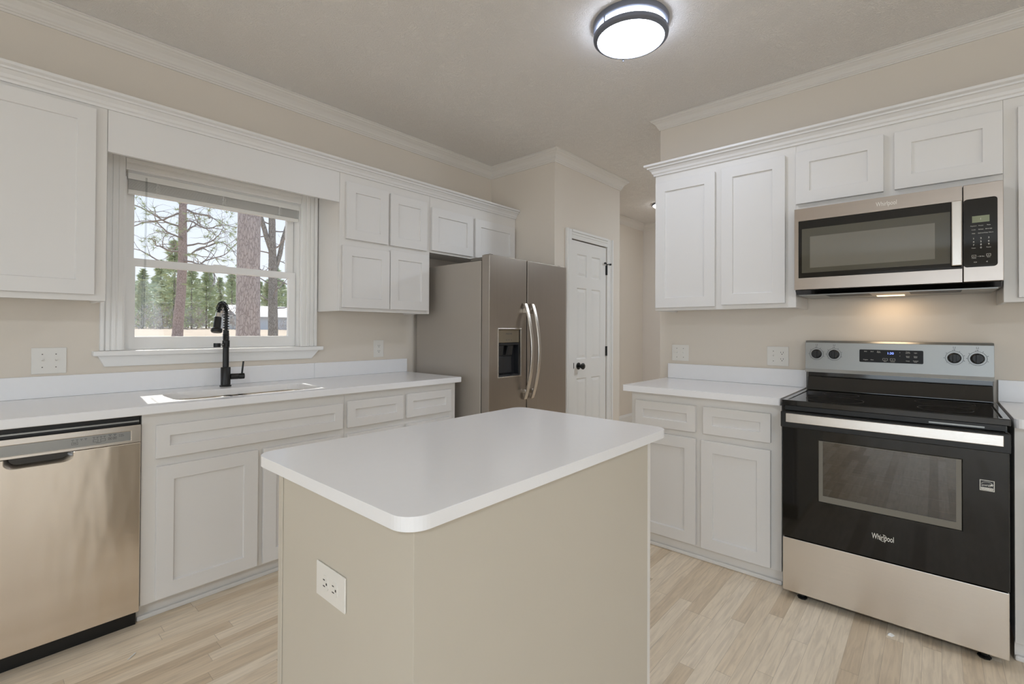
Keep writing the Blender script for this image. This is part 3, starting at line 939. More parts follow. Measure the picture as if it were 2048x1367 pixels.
# coil spring around the hose
L_ = [0]
for i in range(1, len(arc)):
    L_.append(L_[-1] + (arc[i] - arc[i - 1]).length)
def along(s_):
    for i in range(1, len(arc)):
        if s_ <= L_[i] or i == len(arc) - 1:
            f_ = (s_ - L_[i - 1]) / (L_[i] - L_[i - 1])
            return arc[i - 1].lerp(arc[i], f_), (arc[i] - arc[i - 1]).normalized()
side = Vector((dv.y, -dv.x, 0))
coil = []
turns = 17
for k in range(turns * 12 + 1):
    p, d = along(L_[-1] * k / (turns * 12))
    n1 = side
    n2 = d.cross(side).normalized()
    a = 2 * PI * k / 12
    coil.append(p + n1 * (0.0145 * math.cos(a)) + n2 * (0.0145 * math.sin(a)))
MB().tube(coil, 0.0022, 6).build('spring', M['black'], fc, smooth=60)
hx = (hd + Vector((0.12, 0.20, 0)) + dv * 0.10).normalized()
hs_ = end + hd * 0.012
MB().lathe(hs_, hx, [(0.014, 0.0), (0.0145, 0.022)], 20).build('collar', M['chrome'], fc, smooth=40)
sp_ = MB()
sp_.lathe(hs_ + hx * 0.0225, hx, [(0.0165, 0), (0.0175, 0.004), (0.0185, 0.058), (0.026, 0.064), (0.0275, 0.070), (0.0270, 0.080), (0.024, 0.084)], 28)
o = sp_.build('spray_head', M['black'], fc, smooth=40)
MB().lathe(hs_ + hx * 0.1068, hx, [(0.022, 0), (0.021, 0.0012), (0.016, 0.0012), (0.015, 0.0002), (0.010, 0.0002), (0.009, 0.0016), (0.002, 0.0016)], 24).build('spray_face', M['grey'], o, smooth=40)
arm = MB()
av = Vector((-0.86, -0.50, 0)).normalized()
arm.tube([Vector((fx, fyy, 1.150)) + av * 0.018, Vector((fx, fyy, 1.148)) + av * 0.045], 0.005, 10)
arm.build('dock_arm', M['chrome'], fc, smooth=40)
q = Vector((fx, fyy, 1.147)) + av * 0.062
MB().lathe(q - Vector((0, 0, 0.011)), (0, 0, 1), [(0.017, 0), (0.0175, 0.002), (0.0175, 0.020), (0.017, 0.022)], 20).build('dock_ring', M['black'], fc, smooth=40)

# ------------------------------------------------------------------ dishwasher
dw = thing('dishwasher', 'stainless dishwasher with pocket handle under the left counter', 'dishwasher', (0.163, 2.75, FZ))
LD = Lm(2.470)
X0, X1 = -0.140, 0.466
MB().box((X0 + 0.006, 2.512, 0.07), (X1 - 0.006, 3.05, 0.862)).build('tub', M['bplast'], dw)
hp = [(0.258, 0.7655)]
for k in range(9):
    t = math.radians(90.0 * k / 8)
    hp.append((0.228 + 0.030 * math.cos(t), 0.750 - 0.020 * math.sin(t)))
for k in range(9):
    t = math.radians(90 + 90.0 * k / 8)
    hp.append((0.106 + 0.030 * math.cos(t), 0.750 - 0.020 * math.sin(t)))
hp.append((0.076, 0.7655))
tmp = MB().slab([(X0, 0.066), (X1, 0.066), (X1, 0.7655)] + hp + [(X0, 0.7655)], 0.0, 0.037)
tmp.v = [(u, 2.506 - d, z) for u, z, d in tmp.v]
tmp.build('door_panel', M['steeldw'], dw, bevel=0.003, seg=3, flat=True)
pk = MB()
mid_ = 0.167
r1 = [(u, 2.4705, z) for u, z in hp]
r2 = [(mid_ + (u - mid_) * 0.93, 2.480, z + (0.006 if z < 0.76 else 0)) for u, z in hp]
r3 = [(mid_ + (u - mid_) * 0.86, 2.500, z + (0.010 if z < 0.76 else 0)) for u, z in hp]
nh_ = len(hp)
pk.add(r1 + r2 + r3, [(i + j * nh_, i + 1 + j * nh_, i + 1 + (j + 1) * nh_, i + (j + 1) * nh_) for j in range(2) for i in range(nh_ - 1)])
pk.build('handle_pocket', M['steelh'], dw, smooth=60)
MB().box((0.074, 2.498, 0.725), (0.260, 2.5055, 0.7655)).build('pocket_back', M['enamel'], dw)
fa = MB().relief(lambda u, z, d: (u, 2.506 - d, z), [X0, X0 + 0.05, 0.434, X1], [0.767, 0.7765, 0.817, 0.838], {(1, 1)}, 0.037, depth=0.002, slope=0.001)
fa.build('control_fascia', M['steelh'], dw, bevel=0.002)
MB().box((X0 + 0.053, 2.4703, 0.7785), (0.4325, 2.4712, 0.815)).build('control_strip', M['silver'], dw)
g = MB()
g.box((X0 + 0.002, 2.492, 0.839), (X1 - 0.002, 2.51, 0.8745))
g.build('top_gasket', M['bplast'], dw)
MB().box((X0 + 0.004, 2.482, 0.849), (X1 - 0.004, 2.4915, 0.855)).build('top_edge', M['silver'], dw)
MB().box((X0, 2.535, FZ + 0.001), (X1, 2.55, 0.065)).build('kick_plate', M['bplast'], dw)
pr = MB()
def dash(x, z, wd_, h_): pr.box((x - wd_ / 2, 2.4696, z - h_ / 2), (x + wd_ / 2, 2.4702, z + h_ / 2))
def rectl(x, z, wd_, h_, t_=0.0008):
    dash(x, z + h_ / 2, wd_, t_); dash(x, z - h_ / 2, wd_, t_); dash(x - wd_ / 2, z, t_, h_); dash(x + wd_ / 2, z, t_, h_)
for i in range(4):
    dash(0.256 + 0.0125 * i, 0.8075, 0.008, 0.0012); dash(0.256 + 0.0125 * i, 0.8035, 0.002, 0.002)
rectl(0.262, 0.7935, 0.017, 0.010); dash(0.262, 0.7935, 0.011, 0.0016)
for i in range(4):
    dash(0.318 + 0.0105 * i, 0.8085, 0.008, 0.0012); dash(0.318 + 0.0105 * i, 0.8045, 0.002, 0.002)
rectl(0.323, 0.7945, 0.014, 0.010); rectl(0.345, 0.7945, 0.014, 0.010); dash(0.332, 0.786, 0.016, 0.0012)
for i in range(2):
    dash(0.367 + 0.0145 * i, 0.8105, 0.010, 0.0014); dash(0.367 + 0.0145 * i, 0.8065, 0.003, 0.002); rectl(0.367 + 0.0145 * i, 0.796, 0.010, 0.009); dash(0.367 + 0.0145 * i, 0.796, 0.003, 0.003)
dash(0.396, 0.8065, 0.002, 0.002); dash(0.396, 0.8005, 0.002, 0.002); dash(0.404, 0.8065, 0.009, 0.0012); dash(0.405, 0.8005, 0.011, 0.0012)
pr.build('control_markings', M['dprint'], dw, weld=False)

# ------------------------------------------------------------------ refrigerator
rf = thing('refrigerator', 'stainless side-by-side refrigerator with curved handles and dispenser', 'refrigerator', (2.745, 2.64, FZ))
MB().box((2.303, 2.327, 0.02), (3.184, 3.04, 1.715)).build('case', M['fridgecase'], rf, bevel=0.006)
MB().box((2.31, 2.335, FZ + 0.003), (3.17, 2.36, 0.0195)).build('base_grille', M['bplast'], rf)
RFm = lambda u, z, d: (u, 2.318 - d, z)
MB().box((2.312, 2.3185, 0.06), (3.175, 2.3265, 1.712)).build('door_gasket', M['bplast'], rf)
dl = MB().relief(RFm, [2.302, 2.392, 2.628, 2.695], [0.045, 0.914, 1.243, 1.750], {(1, 1)}, 0.072, through=True)
dl.build('freezer_door', M['fridge'], rf, bevel=0.004, seg=3)
MB().mbox(RFm, 2.705, 3.196, 0.045, 1.750, 0, 0.072).build('fridge_door', M['fridge'], rf, bevel=0.004, seg=3)
for x in (2.335, 3.12):
    hc = MB()
    hc.box((x - 0.025, 2.285, 1.7165), (x + 0.05, 2.44, 1.738)).box((x - 0.012, 2.262, 1.7515), (x + 0.02, 2.32, 1.756))
    hc.build('hinge_cover', M['grey'], rf, bevel=0.004)
def fhandle(x):
    pts = []
    for k in range(21):
        t = k / 20
        z = 0.735 + 0.700 * t
        pts.append((x, 2.236 - 0.068 * math.sin(PI * t) ** 0.85 - 0.004, z))
    h = MB()
    # flat bar following the bow
    vs, fs = [], []
    for p in pts:
        for du, dd in ((-0.015, -0.008), (0.015, -0.008), (0.015, 0.007), (-0.015, 0.007)):
            vs.append((p[0] + du, p[1] + dd, p[2]))
    for i in range(20):
        for k in range(4):
            fs.append((i * 4 + k, i * 4 + (k + 1) % 4, (i + 1) * 4 + (k + 1) % 4, (i + 1) * 4 + k))
    fs += [(0, 1, 2, 3), (83, 82, 81, 80)]
    h.add(vs, fs)
    h.box((x - 0.012, 2.215, 0.775), (x + 0.012, 2.247, 0.81)).box((x - 0.012, 2.215, 1.36), (x + 0.012, 2.247, 1.395))
    h.build('door_handle', M['steel'], rf, bevel=0.004, smooth=40)
fhandle(2.662)
fhandle(2.744)
dp = MB()
for a, b in (((2.3925, 2.262, 0.9145), (2.3965, 2.316, 1.2425)), ((2.6235, 2.262, 0.9145), (2.6275, 2.316, 1.2425)), ((2.397, 2.262, 0.9145), (2.623, 2.316, 0.9245)), ((2.397, 2.306, 0.925), (2.623, 2.316, 1.2425))):
    dp.box(a, b)
dspo = dp.build('dispenser_recess', M['dgrey'], rf, bevel=0.001)
fr_ = MB().relief(lambda u, z, d: (u, 2.2465 - d, z), [2.386, 2.393, 2.627, 2.634], [0.906, 0.914, 1.243, 1.250], {(1, 1)}, 0.005, through=True)
fr_.build('dispenser_trim', M['steel'], rf, bevel=0.001)
MB().box((2.397, 2.2545, 1.150), (2.623, 2.300, 1.242)).build('dispenser_panel', mat('dispenser_bronze', '#857A68', 0.35, 0.4, noise=0.03, nscale=10), rf, bevel=0.003)
MB().box((2.397, 2.262, 1.132), (2.623, 2.298, 1.1495)).build('dispenser_lip', M['dgrey'], rf, bevel=0.003)
tx = MB().text('FRIGIDAIRE', 0.0125, lambda a, b: (2.512 + a, 2.2538, 1.212 + b))
tx.build('dispenser_lettering', M['dprint'], rf, weld=False, fix=False)
for x in (2.487, 2.512, 2.537): MB().box((x - 0.004, 2.2536, 1.167), (x + 0.004, 2.2540, 1.170)).build('dispenser_button', M['dprint'], rf)
for x in (2.445, 2.545):
    pd = MB()
    pd.add([(x - 0.03, 2.268, 1.128), (x + 0.03, 2.268, 1.128), (x + 0.036, 2.285, 1.06), (x - 0.036, 2.285, 1.06), (x - 0.022, 2.290, 1.128), (x + 0.022, 2.290, 1.128), (x + 0.028, 2.297, 1.06), (x - 0.028, 2.297, 1.06)],
           [(0, 1, 2, 3), (4, 7, 6, 5), (0, 4, 5, 1), (1, 5, 6, 2), (2, 6, 7, 3), (3, 7, 4, 0)])
    pd.build('dispenser_paddle', M['dgrey'], rf, bevel=0.003)
tr_ = MB()
tr_.add([(2.43, 2.300, 1.05), (2.59, 2.300, 1.05), (2.58, 2.290, 0.935), (2.44, 2.290, 0.935), (2.43, 2.3055, 1.05), (2.59, 2.3055, 1.05), (2.58, 2.3055, 0.935), (2.44, 2.3055, 0.935)],
        [(0, 3, 2, 1), (4, 5, 6, 7), (0, 1, 5, 4), (1, 2, 6, 5), (2, 3, 7, 6), (3, 0, 4, 7)])
tr_.build('dispenser_back', M['dgrey'], rf, bevel=0.004)

# ------------------------------------------------------------------ range
rg = thing('electric_range', 'stainless and black glass-top electric range', 'stove', (2.87, 0.168, FZ))
y0, y1 = -0.206, 0.543
yc = (y0 + y1) / 2
MB().box((2.582, y0 + 0.004, 0.030), (3.215, y1 - 0.004, 0.300)).box((2.582, y0 + 0.004, 0.3), (2.60, y0 + 0.06, 0.885)).box((2.582, y1 - 0.06, 0.3), (2.60, y1 - 0.004, 0.885)).box((2.60, y0 + 0.004, 0.3), (3.215, y0 + 0.03, 0.885)).box((2.60, y1 - 0.03, 0.3), (3.215, y1 - 0.004, 0.885)).box((2.582, y0 + 0.06, 0.815), (3.215, y1 - 0.06, 0.885)).box((3.19, y0 + 0.03, 0.3), (3.215, y1 - 0.03, 0.815)).build('body', M['enamel'], rg)
cv = MB()
cv.box((2.60, y0 + 0.0305, 0.3005), (3.189, y1 - 0.0305, 0.32)).box((3.165, y0 + 0.0305, 0.3205), (3.189, y1 - 0.0305, 0.8145)).box((2.60, y0 + 0.0305, 0.3205), (3.164, y0 + 0.05, 0.8145)).box((2.60, y1 - 0.05, 0.3205), (3.164, y1 - 0.0305, 0.8145))
cv.build('oven_cavity', M['cavity'], rg)
RD = lambda u, z, d: (2.576 - d, u, z)
od = MB().relief(RD, [y0 + 0.001, -0.076, 0.396, y1 - 0.001], [0.277, 0.470, 0.744, 0.866], {(1, 1)}, 0.034, through=True)
od_o = od.build('oven_door', M['bglass'], rg, bevel=0.003)
MB().mbox(RD, -0.0755, 0.3955, 0.4705, 0.7435, 0.024, 0.031).build('oven_window', M['ovenglass'], od_o)
ib = MB().relief(lambda u, z, d: (2.5448 - d, u, z), [-0.0755, -0.060, 0.380, 0.3955], [0.4705, 0.498, 0.7435 - 0.002, 0.7435], {(1, 1)}, 0.0012, through=True)
ib.build('window_border', mat('window_border_grey', '#77736A', 0.4, noise=0.03, nscale=8), od_o)
lg = MB().text('Whirlpool', 0.034, lambda a, b: (2.5414, 0.166 - a, 0.372 + b), sxy=0.52)
# swirl ring of the emblem
ring = [(2.5412, 0.166 - 0.0125 * math.cos(t), 0.372 + 0.014 * math.sin(t)) for t in [math.radians(150 + 12 * k) for k in range(26)]]
lg.tube(ring, 0.0007, 5)
lg.build('logo', M['logo'], od_o, weld=False, fix=False)
stk = MB().relief(lambda u, z, d: (2.5418 - d, u, z), [-0.1655, -0.1635, -0.1275, -0.1255], [0.639, 0.641, 0.677, 0.679], {(1, 1)}, 0.0006, through=True)
so_ = stk.build('energy_sticker', M['white'], od_o)
MB().box((2.5413, -0.1634, 0.6411), (2.5416, -0.1276, 0.6769)).build('sticker_ground', M['dgrey'], so_)
se = MB()
se.tube([(2.5410, -0.1455 - 0.016 * math.cos(math.radians(a)), 0.6610 + 0.012 * math.sin(math.radians(a))) for a in range(15, 180, 15)], 0.0006, 5)
se.text('energy', 0.0105, lambda a, b: (2.5408, -0.1435 - a, 0.6605 + b + a * 0.12), sxy=0.95)
st_ = []
for k in range(10):
    a = PI / 2 + k * PI / 5
    r_ = 0.0058 if k % 2 == 0 else 0.0024
    st_.append((2.5408, -0.1578 + r_ * math.cos(a), 0.6625 + r_ * math.sin(a)))
se.add(st_, [tuple(range(10))])
se.box((2.5409, -0.162, 0.6425), (2.5412, -0.129, 0.6515))
se.build('sticker_emblem', M['white'], so_, weld=False, fix=False)
MB().text('ENERGY STAR', 0.0062, lambda a, b: (2.5407, -0.1455 - a, 0.647 + b), sxy=0.78).build('sticker_lettering', M['dprint'], so_, weld=False, fix=False)
hb = MB()
hb.mbox(lambda u, z, d: (2.5415 - d, u, z), y0 - 0.001, y1 + 0.001, 0.792, 0.864, 0, 0.024)
hbo = hb.build('handle_bar', M['bplast'], rg, bevel=0.003)
MB().mbox(lambda u, z, d: (2.5172 - d, u, z), y0 + 0.018, y1 - 0.022, 0.817, 0.858, 0, 0.008).build('handle_face', M['steelh'], hbo, bevel=0.002)
MB().mbox(lambda u, z, d: (2.576 - d, u, z), y0 + 0.002, y1 - 0.002, 0.024, 0.272, 0, 0.030).build('storage_drawer', M['steelh'], rg, bevel=0.003)
for x, y in ((2.60, 0.470), (2.60, -0.140), (3.12, 0.470), (3.12, -0.140)):
    MB().lathe((x, y, FZ), (0, 0, 1), [(0.020, 0), (0.021, 0.006), (0.012, 0.012), (0.011, 0.0445)], 8).build('leveling_foot', M['bplast'], rg)
# cooktop
MB().relief(lambda u, z, d: (u, z, 0.889 + d), [2.548, 2.566, 3.098, 3.122], [y0 - 0.003, y0 + 0.018, y1 - 0.018, y1 + 0.003], {(1, 1)}, 0.026, depth=0.004, slope=0.003).build('cooktop_frame', M['enamel'], rg, bevel=0.004)
MB().box((2.5705, y0 + 0.0225, 0.9112), (3.0935, y1 - 0.0225, 0.9135)).build('glass_cooktop', M['bglass'], rg, bevel=0.0008)
for (x, y, r_) in ((2.72, 0.36, 0.115), (2.72, -0.03, 0.09), (2.95, 0.36, 0.075), (2.95, -0.03, 0.105)):
    bn = MB().lathe((x, y, 0.91355), (0, 0, 1), [(r_, 0), (r_, 0.0002), (r_ - 0.003, 0.0002), (r_ - 0.003, 0)], 40, False, False)
    bn.build('burner_ring', M['bplast'], rg)
MB().box((2.556, y0 + 0.01, 0.8675), (2.581, y1 - 0.01, 0.8885)).build('vent_rail', M['bplast'], rg)
MB().box((2.5535, -0.14, 0.8725), (2.5555, 0.02, 0.8785)).build('vent_strip', M['silver'], rg)
MB().add([(3.088, y0 + 0.006, 0.9155), (3.136, y0 + 0.006, 0.9155), (3.136, y0 + 0.006, 0.990), (3.118, y0 + 0.006, 0.990), (3.100, y0 + 0.006, 0.94),
          (3.088, y1 - 0.006, 0.9155), (3.136, y1 - 0.006, 0.9155), (3.136, y1 - 0.006, 0.990), (3.118, y1 - 0.006, 0.990), (3.100, y1 - 0.006, 0.94)],
         [(0, 1, 2, 3, 4), (9, 8, 7, 6, 5), (0, 5, 6, 1), (1, 6, 7, 2), (2, 7, 8, 3), (3, 8, 9, 4), (4, 9, 5, 0)]).build('rear_upsweep', M['enamel'], rg, bevel=0.004)
MB().box((3.137, y0 + 0.004, 0.889), (3.228, y1 - 0.004, 1.0175)).build('rear_riser', M['enamel'], rg, bevel=0.002)
cs = MB()
cs.add([(3.122, y0 + 0.001, 1.011), (3.128, y0 + 0.001, 1.030), (3.136, y0 + 0.001, 1.176), (3.146, y0 + 0.001, 1.187), (3.230, y0 + 0.001, 1.187), (3.230, y0 + 0.001, 1.018), (3.130, y0 + 0.001, 1.018)] +
       [(3.122, y1 + 0.008, 1.011), (3.128, y1 + 0.008, 1.030), (3.136, y1 + 0.008, 1.176), (3.146, y1 + 0.008, 1.187), (3.230, y1 + 0.008, 1.187), (3.230, y1 + 0.008, 1.018), (3.130, y1 + 0.008, 1.018)],
       [tuple(range(7)), tuple(range(13, 6, -1))] + [(k, 7 + k, 7 + (k + 1) % 7, (k + 1) % 7) for k in range(7)])
con = cs.build('control_console', M['silver'], rg, bevel=0.0015)
def CX(z): return 3.128 + (z - 1.030) * 0.008 / 0.146 - 0.0006
ck = MB()
P_ = [(u, z) for u, z in rrect(0.044, 1.078, 0.302, 1.144, 0.005, 4)]
ck.add([(CX(z) - 0.0008, u, z) for u, z in P_] + [(CX(z) + 0.002, u, z) for u, z in P_], [tuple(range(len(P_)))] + [(k, (k + 1) % len(P_), len(P_) + (k + 1) % len(P_), len(P_) + k) for k in range(len(P_))])
cko = ck.build('control_glass', M['cglass'], con)
def CT(mb, s, y, z, size, sxy=1.0):
    return mb.text(s, size, lambda a, b: (CX(z + b) - 0.0014, y - a, z + b), sxy=sxy)
tm = MB()
for s_, y, z in (('Bake', 0.2755, 1.134), ('Broil', 0.2480, 1.134), ('Keep', 0.2205, 1.1355), ('Warm', 0.2205, 1.130), ('Nuggets', 0.2755, 1.091), ('Pizza', 0.2480, 1.091),
                 ('Timer', 0.1035, 1.1355), ('Set/Off', 0.1035, 1.130), ('Light', 0.0735, 1.132), ('Cook', 0.1035, 1.114), ('Time', 0.1035, 1.109), ('Delay', 0.0735, 1.114), ('Start', 0.0735, 1.109),
                 ('Clock', 0.1035, 1.0905), ('Control', 0.0735, 1.092), ('Lock', 0.0735, 1.087), ('Start', 0.194, 1.085), ('Cancel', 0.1635, 1.085)):
    CT(tm, s_, y, z, 0.0062)
def box_line(mb, y, z, w_, h_, X):
    for a, b, c, d in ((y - w_, y + w_, z + h_, z + h_ + 0.0008), (y - w_, y + w_, z - h_, z - h_ + 0.0008), (y - w_, y - w_ + 0.0009, z - h_, z + h_), (y + w_ - 0.0009, y + w_, z - h_, z + h_)):
        mb.box((X(c) - 0.0012, a, c), (X(c) - 0.0008, b, d))
for y in (0.194, 0.1635):
    k = MB(); box_line(k, y, 1.0945, 0.010, 0.005, CX); k.build('button_outline', M['white'], cko, weld=False)
CT(tm, '>', 0.194, 1.0945, 0.007); CT(tm, 'x', 0.1635, 1.0945, 0.007); CT(tm, '^', 0.1345, 1.131, 0.008); CT(tm, 'v', 0.1345, 1.115, 0.007)
tm.build('control_lettering', M['white'], cko, weld=False, fix=False)
CT(MB(), '1:30', 0.173, 1.1265, 0.0165).build('clock_digits', M['blue'], cko, weld=False, fix=False)
for y in (0.497, 0.415, -0.069, -0.149):
    k = MB()
    X = CX(1.113)
    k.lathe((X - 0.0004, y, 1.113), (-1, 0, 0.05), [(0.025, 0), (0.025, 0.004), (0.0225, 0.006), (0.021, 0.026), (0.019, 0.028)], 32)
    k.box((X - 0.036, y - 0.006, 1.093), (X - 0.028, y + 0.006, 1.133))
    ko = k.build('control_knob', M['bplast'], rg, bevel=0.001)
    kr = MB()
    n_ = 40
    for r_, t_ in ((0.0325, 0.0006),):
        kr.tube([(CX(1.113 + r_ * math.sin(t)) - 0.0003, y + r_ * math.cos(t), 1.113 + r_ * math.sin(t)) for t in [2 * PI * j / n_ for j in range(n_ + 1)]], t_, 4)
    for a in range(-40, 221, 40):
        t = math.radians(a)
        kr.tube([(CX(1.113) - 0.0004, y + 0.035 * math.cos(t), 1.113 + 0.035 * math.sin(t)), (CX(1.113) - 0.0004, y + 0.039 * math.cos(t), 1.113 + 0.039 * math.sin(t))], 0.0008, 4)
    kr.box((CX(1.155) - 0.0005, y - 0.003, 1.150), (CX(1.155), y + 0.003, 1.153)).box((CX(1.163) - 0.0005, y - 0.004, 1.159), (CX(1.163), y - 0.0028, 1.168)).box((CX(1.163) - 0.0005, y + 0.0028, 1.159), (CX(1.163), y + 0.004, 1.168)).box((CX(1.163) - 0.0005, y - 0.004, 1.159), (CX(1.163), y + 0.004, 1.1602))
    kr.build('knob_dial', M['dprint'], ko, weld=False)
# oven racks (inside the oven: part of it)
for z in (0.505, 0.612):
    k = MB()
    ya, yb = y0 + 0.062, y1 - 0.062
    for x in (2.625, 2.80, 2.97, 3.14): k.tube([(x, ya, z), (x, yb, z)], 0.0028, 6)
    for j in range(13):
        y = ya + 0.02 + (yb - ya - 0.04) * j / 12
        k.tube([(2.625, y, z + 0.005), (3.14, y, z + 0.005)], 0.0016, 5)
    k.build('oven_rack', M['rack'], rg, weld=False)

# ------------------------------------------------------------------ microwave
mw = thing('microwave_oven', 'stainless over-the-range microwave with black window and keypad', 'microwave', (3.05, 0.167, 1.43))
XM = 2.83
MB().box((2.868, -0.212, 1.452), (XW - 0.003, 0.546, 1.8715)).build('case', M['bplast'], mw)
RM = lambda u, z, d: (2.866 - d, u, z)
md = MB().relief(RM, [-0.0885, -0.0875, 0.529, 0.5475], [1.453, 1.512, 1.806, 1.8705], {(1, 1)}, 0.036, through=True)
mdo = md.build('door_frame', M['mwsteel'], mw, bevel=0.002)
MB().mbox(RM, -0.0874, 0.5288, 1.5122, 1.8058, 0.006, 0.0335).build('door_glass', M['bglass'], mdo, bevel=0.0008)
MB().mbox(RM, -0.050, 0.514, 1.538, 1.764, 0.0336, 0.0342).build('window_pane', M['mwglass'], mdo)
MB().mbox(RM, 0.0, 0.478, 1.562, 1.722, 0.0343, 0.0348).build('window_screen', M['mwglass2'], mdo)
MB().text('Whirlpool', 0.030, lambda a, b: (2.8293, 0.170 - a, 1.838 + b), sxy=0.62).build('logo', M['logo'], mdo, weld=False, fix=False)
mh = MB()
mh.mbox(RM, -0.0865, -0.0535, 1.523, 1.802, 0.058, 0.070).mbox(RM, -0.078, -0.062, 1.54, 1.565, 0.034, 0.058).mbox(RM, -0.078, -0.062, 1.76, 1.785, 0.034, 0.058)
mh.build('door_handle', M['steel'], mdo, bevel=0.003)
cpn = MB().mbox(RM, -0.2135, -0.0915, 1.453, 1.8705, 0.0, 0.036)
cpo = cpn.build('control_panel', M['mwsteel'], mw, bevel=0.002)
ky = [(u, z) for u, z in rrect(-0.196, 1.515, -0.0925, 1.807, 0.012, 5)]
kq = [(max(u, -0.196), z) for u, z in ky]
MB().add([(2.8288, u, z) for u, z in kq] + [(2.831, u, z) for u, z in kq], [tuple(range(len(kq)))] + [(k, (k + 1) % len(kq), len(kq) + (k + 1) % len(kq), len(kq) + k) for k in range(len(kq))]).build('keypad', M['bglass'], cpo)
MB().box((2.8280, -0.172, 1.704), (2.8287, -0.119, 1.732)).build('display', M['lcd'], cpo)
kt = MB()
def KT(s, y, z, size): kt.text(s, size, lambda a, b: (2.8280, y - a, z + b))
for row, z in ((('Popcorn', 'Potato', 'Pizza'), 1.690), (('Cook', 'Reheat', 'Beverage'), 1.674), (('Melt', 'Defrost', 'Keep Warm'), 1.658)):
    for s_, y in zip(row, (-0.1235, -0.146, -0.1695)): KT(s_, y, z, 0.0055)
for row, z in ((('1', '2', '3'), 1.636), (('4', '5', '6'), 1.622), (('7', '8', '9'), 1.609), (('Timer', '0', 'Power'), 1.596)):
    for s_, y in zip(row, (-0.1235, -0.146, -0.1695)): KT(s_, y, z, 0.010 if len(s_) == 1 else 0.0055)
KT('+ 30 Sec', -0.146, 1.559, 0.006); KT('Cancel', -0.1245, 1.5525, 0.005); KT('Start', -0.169, 1.5545, 0.005); KT('<>', -0.1285, 1.535, 0.009); KT('<', -0.164, 1.535, 0.010); KT('x', -0.1245, 1.561, 0.006); KT('>', -0.169, 1.563, 0.006)
for y, z in ((-0.1245, 1.561), (-0.169, 1.563)):
    k = MB(); box_line(k, y, z, 0.0065, 0.0045, lambda zz: 2.8292); k.build('button_outline', M['white'], cpo, weld=False)
kt.text('1', 0.012, lambda a, b: (2.8277, -0.1455 - a, 1.718 + b))
kt.build('keypad_lettering', M['white'], cpo, weld=False, fix=False)
bt = MB()
bt.add([(2.834, -0.210, 1.4515), (3.232, -0.210, 1.4515), (3.232, -0.210, 1.428), (2.862, -0.210, 1.428), (2.834, 0.545, 1.4515), (3.232, 0.545, 1.4515), (3.232, 0.545, 1.428), (2.862, 0.545, 1.428)],
       [(0, 1, 2, 3), (7, 6, 5, 4), (0, 4, 5, 1), (1, 5, 6, 2), (2, 6, 7, 3), (3, 7, 4, 0)])
bt.build('bottom_housing', M['enamel'], mw, bevel=0.003)
vp = MB()
vp.box((2.875, -0.20, 1.4245), (3.22, 0.535, 1.4278))
vp.build('vent_plate', M['silver'], mw)
for yy in (0.33, 0.0):
    fl_ = MB()
    for j in range(6): fl_.box((2.90 + 0.028 * j, yy - 0.09, 1.4235), (2.915 + 0.028 * j, yy + 0.09, 1.4243))
    fl_.build('grease_filter', M['dgrey'], mw)
MB().box((3.085, 0.115, 1.4215), (3.14, 0.225, 1.4243)).build('cooktop_lamp', M['warm'], mw)
wl = bpy.data.lights.new('cooktop_lamp_light', 'AREA')
wl.shape = 'RECTANGLE'; wl.size, wl.size_y = 0.06, 0.16; wl.energy = 0.34; wl.color = (1.0, 0.74, 0.48)
wlo = bpy.data.objects.new('cooktop_lamp_light', wl)
COL.objects.link(wlo); wlo.location = (3.1125, 0.17, 1.4205); wlo.rotation_euler = (0, 0, 0)

# ------------------------------------------------------------------ ceiling lights
cl = thing('ceiling_light', 'round flush ceiling light with two dark metal rings, glowing white', 'ceiling light', (2.104, 1.105, 2.641))
LC = (2.104, 1.105, 0)
MB().lathe((LC[0], LC[1], 2.7305), (0, 0, -1), [(0.178, 0), (0.180, 0.004), (0.178, 0.026), (0.172, 0.030), (0.160, 0.030)], 64).build('upper_ring', M['ring'], cl, smooth=40)
MB().lathe((LC[0], LC[1], 2.7000), (0, 0, -1), [(0.163, 0), (0.164, 0.004), (0.164, 0.024)], 64, False, False).build('side_diffuser', M['diffs'], cl, smooth=40)
MB().lathe((LC[0], LC[1], 2.6755), (0, 0, -1), [(0.164, 0), (0.176, 0.002), (0.178, 0.008), (0.176, 0.020), (0.168, 0.027), (0.158, 0.029), (0.157, 0.020)], 64, False, False).build('lower_ring', M['ring'], cl, smooth=30)
MB().lathe((LC[0], LC[1], 2.6540), (0, 0, -1), [(0.1565, 0), (0.150, 0.005), (0.11, 0.010), (0.06, 0.013), (0.01, 0.014)], 64, False, True).build('diffuser', M['diff'], cl, smooth=60)
for a in (165, 285, 45):
    t = math.radians(a)
    MB().tube([(LC[0] + 0.1735 * math.cos(t), LC[1] + 0.1735 * math.sin(t), 2.7010), (LC[0] + 0.1735 * math.cos(t), LC[1] + 0.1735 * math.sin(t), 2.6740)], 0.0035, 8).build('spacer_post', M['ring'], cl)
t = math.radians(40)
MB().lathe((LC[0] + 0.172 * math.cos(t), LC[1] + 0.172 * math.sin(t), 2.6495), (0, 0, -1), [(0.004, 0), (0.005, 0.004), (0.003, 0.010)], 10).build('finial', M['ring'], cl)
hl = thing('hall_light', 'small bright flush ceiling light in the hall beyond', 'ceiling light', (5.37, 2.40, 2.69))
MB().lathe((5.37, 2.40, 2.7305), (0, 0, -1), [(0.12, 0), (0.122, 0.012), (0.112, 0.016)], 40).build('rim', M['ring'], hl, smooth=40)
MB().lathe((5.37, 2.40, 2.714), (0, 0, -1), [(0.11, 0), (0.09, 0.018), (0.05, 0.028), (0.01, 0.031)], 40, False, True).build('dome', mat('lit_hall_dome', '#FFFFFF', 0.4, emit='#FFFFFF', estr=14.0), hl, smooth=60)

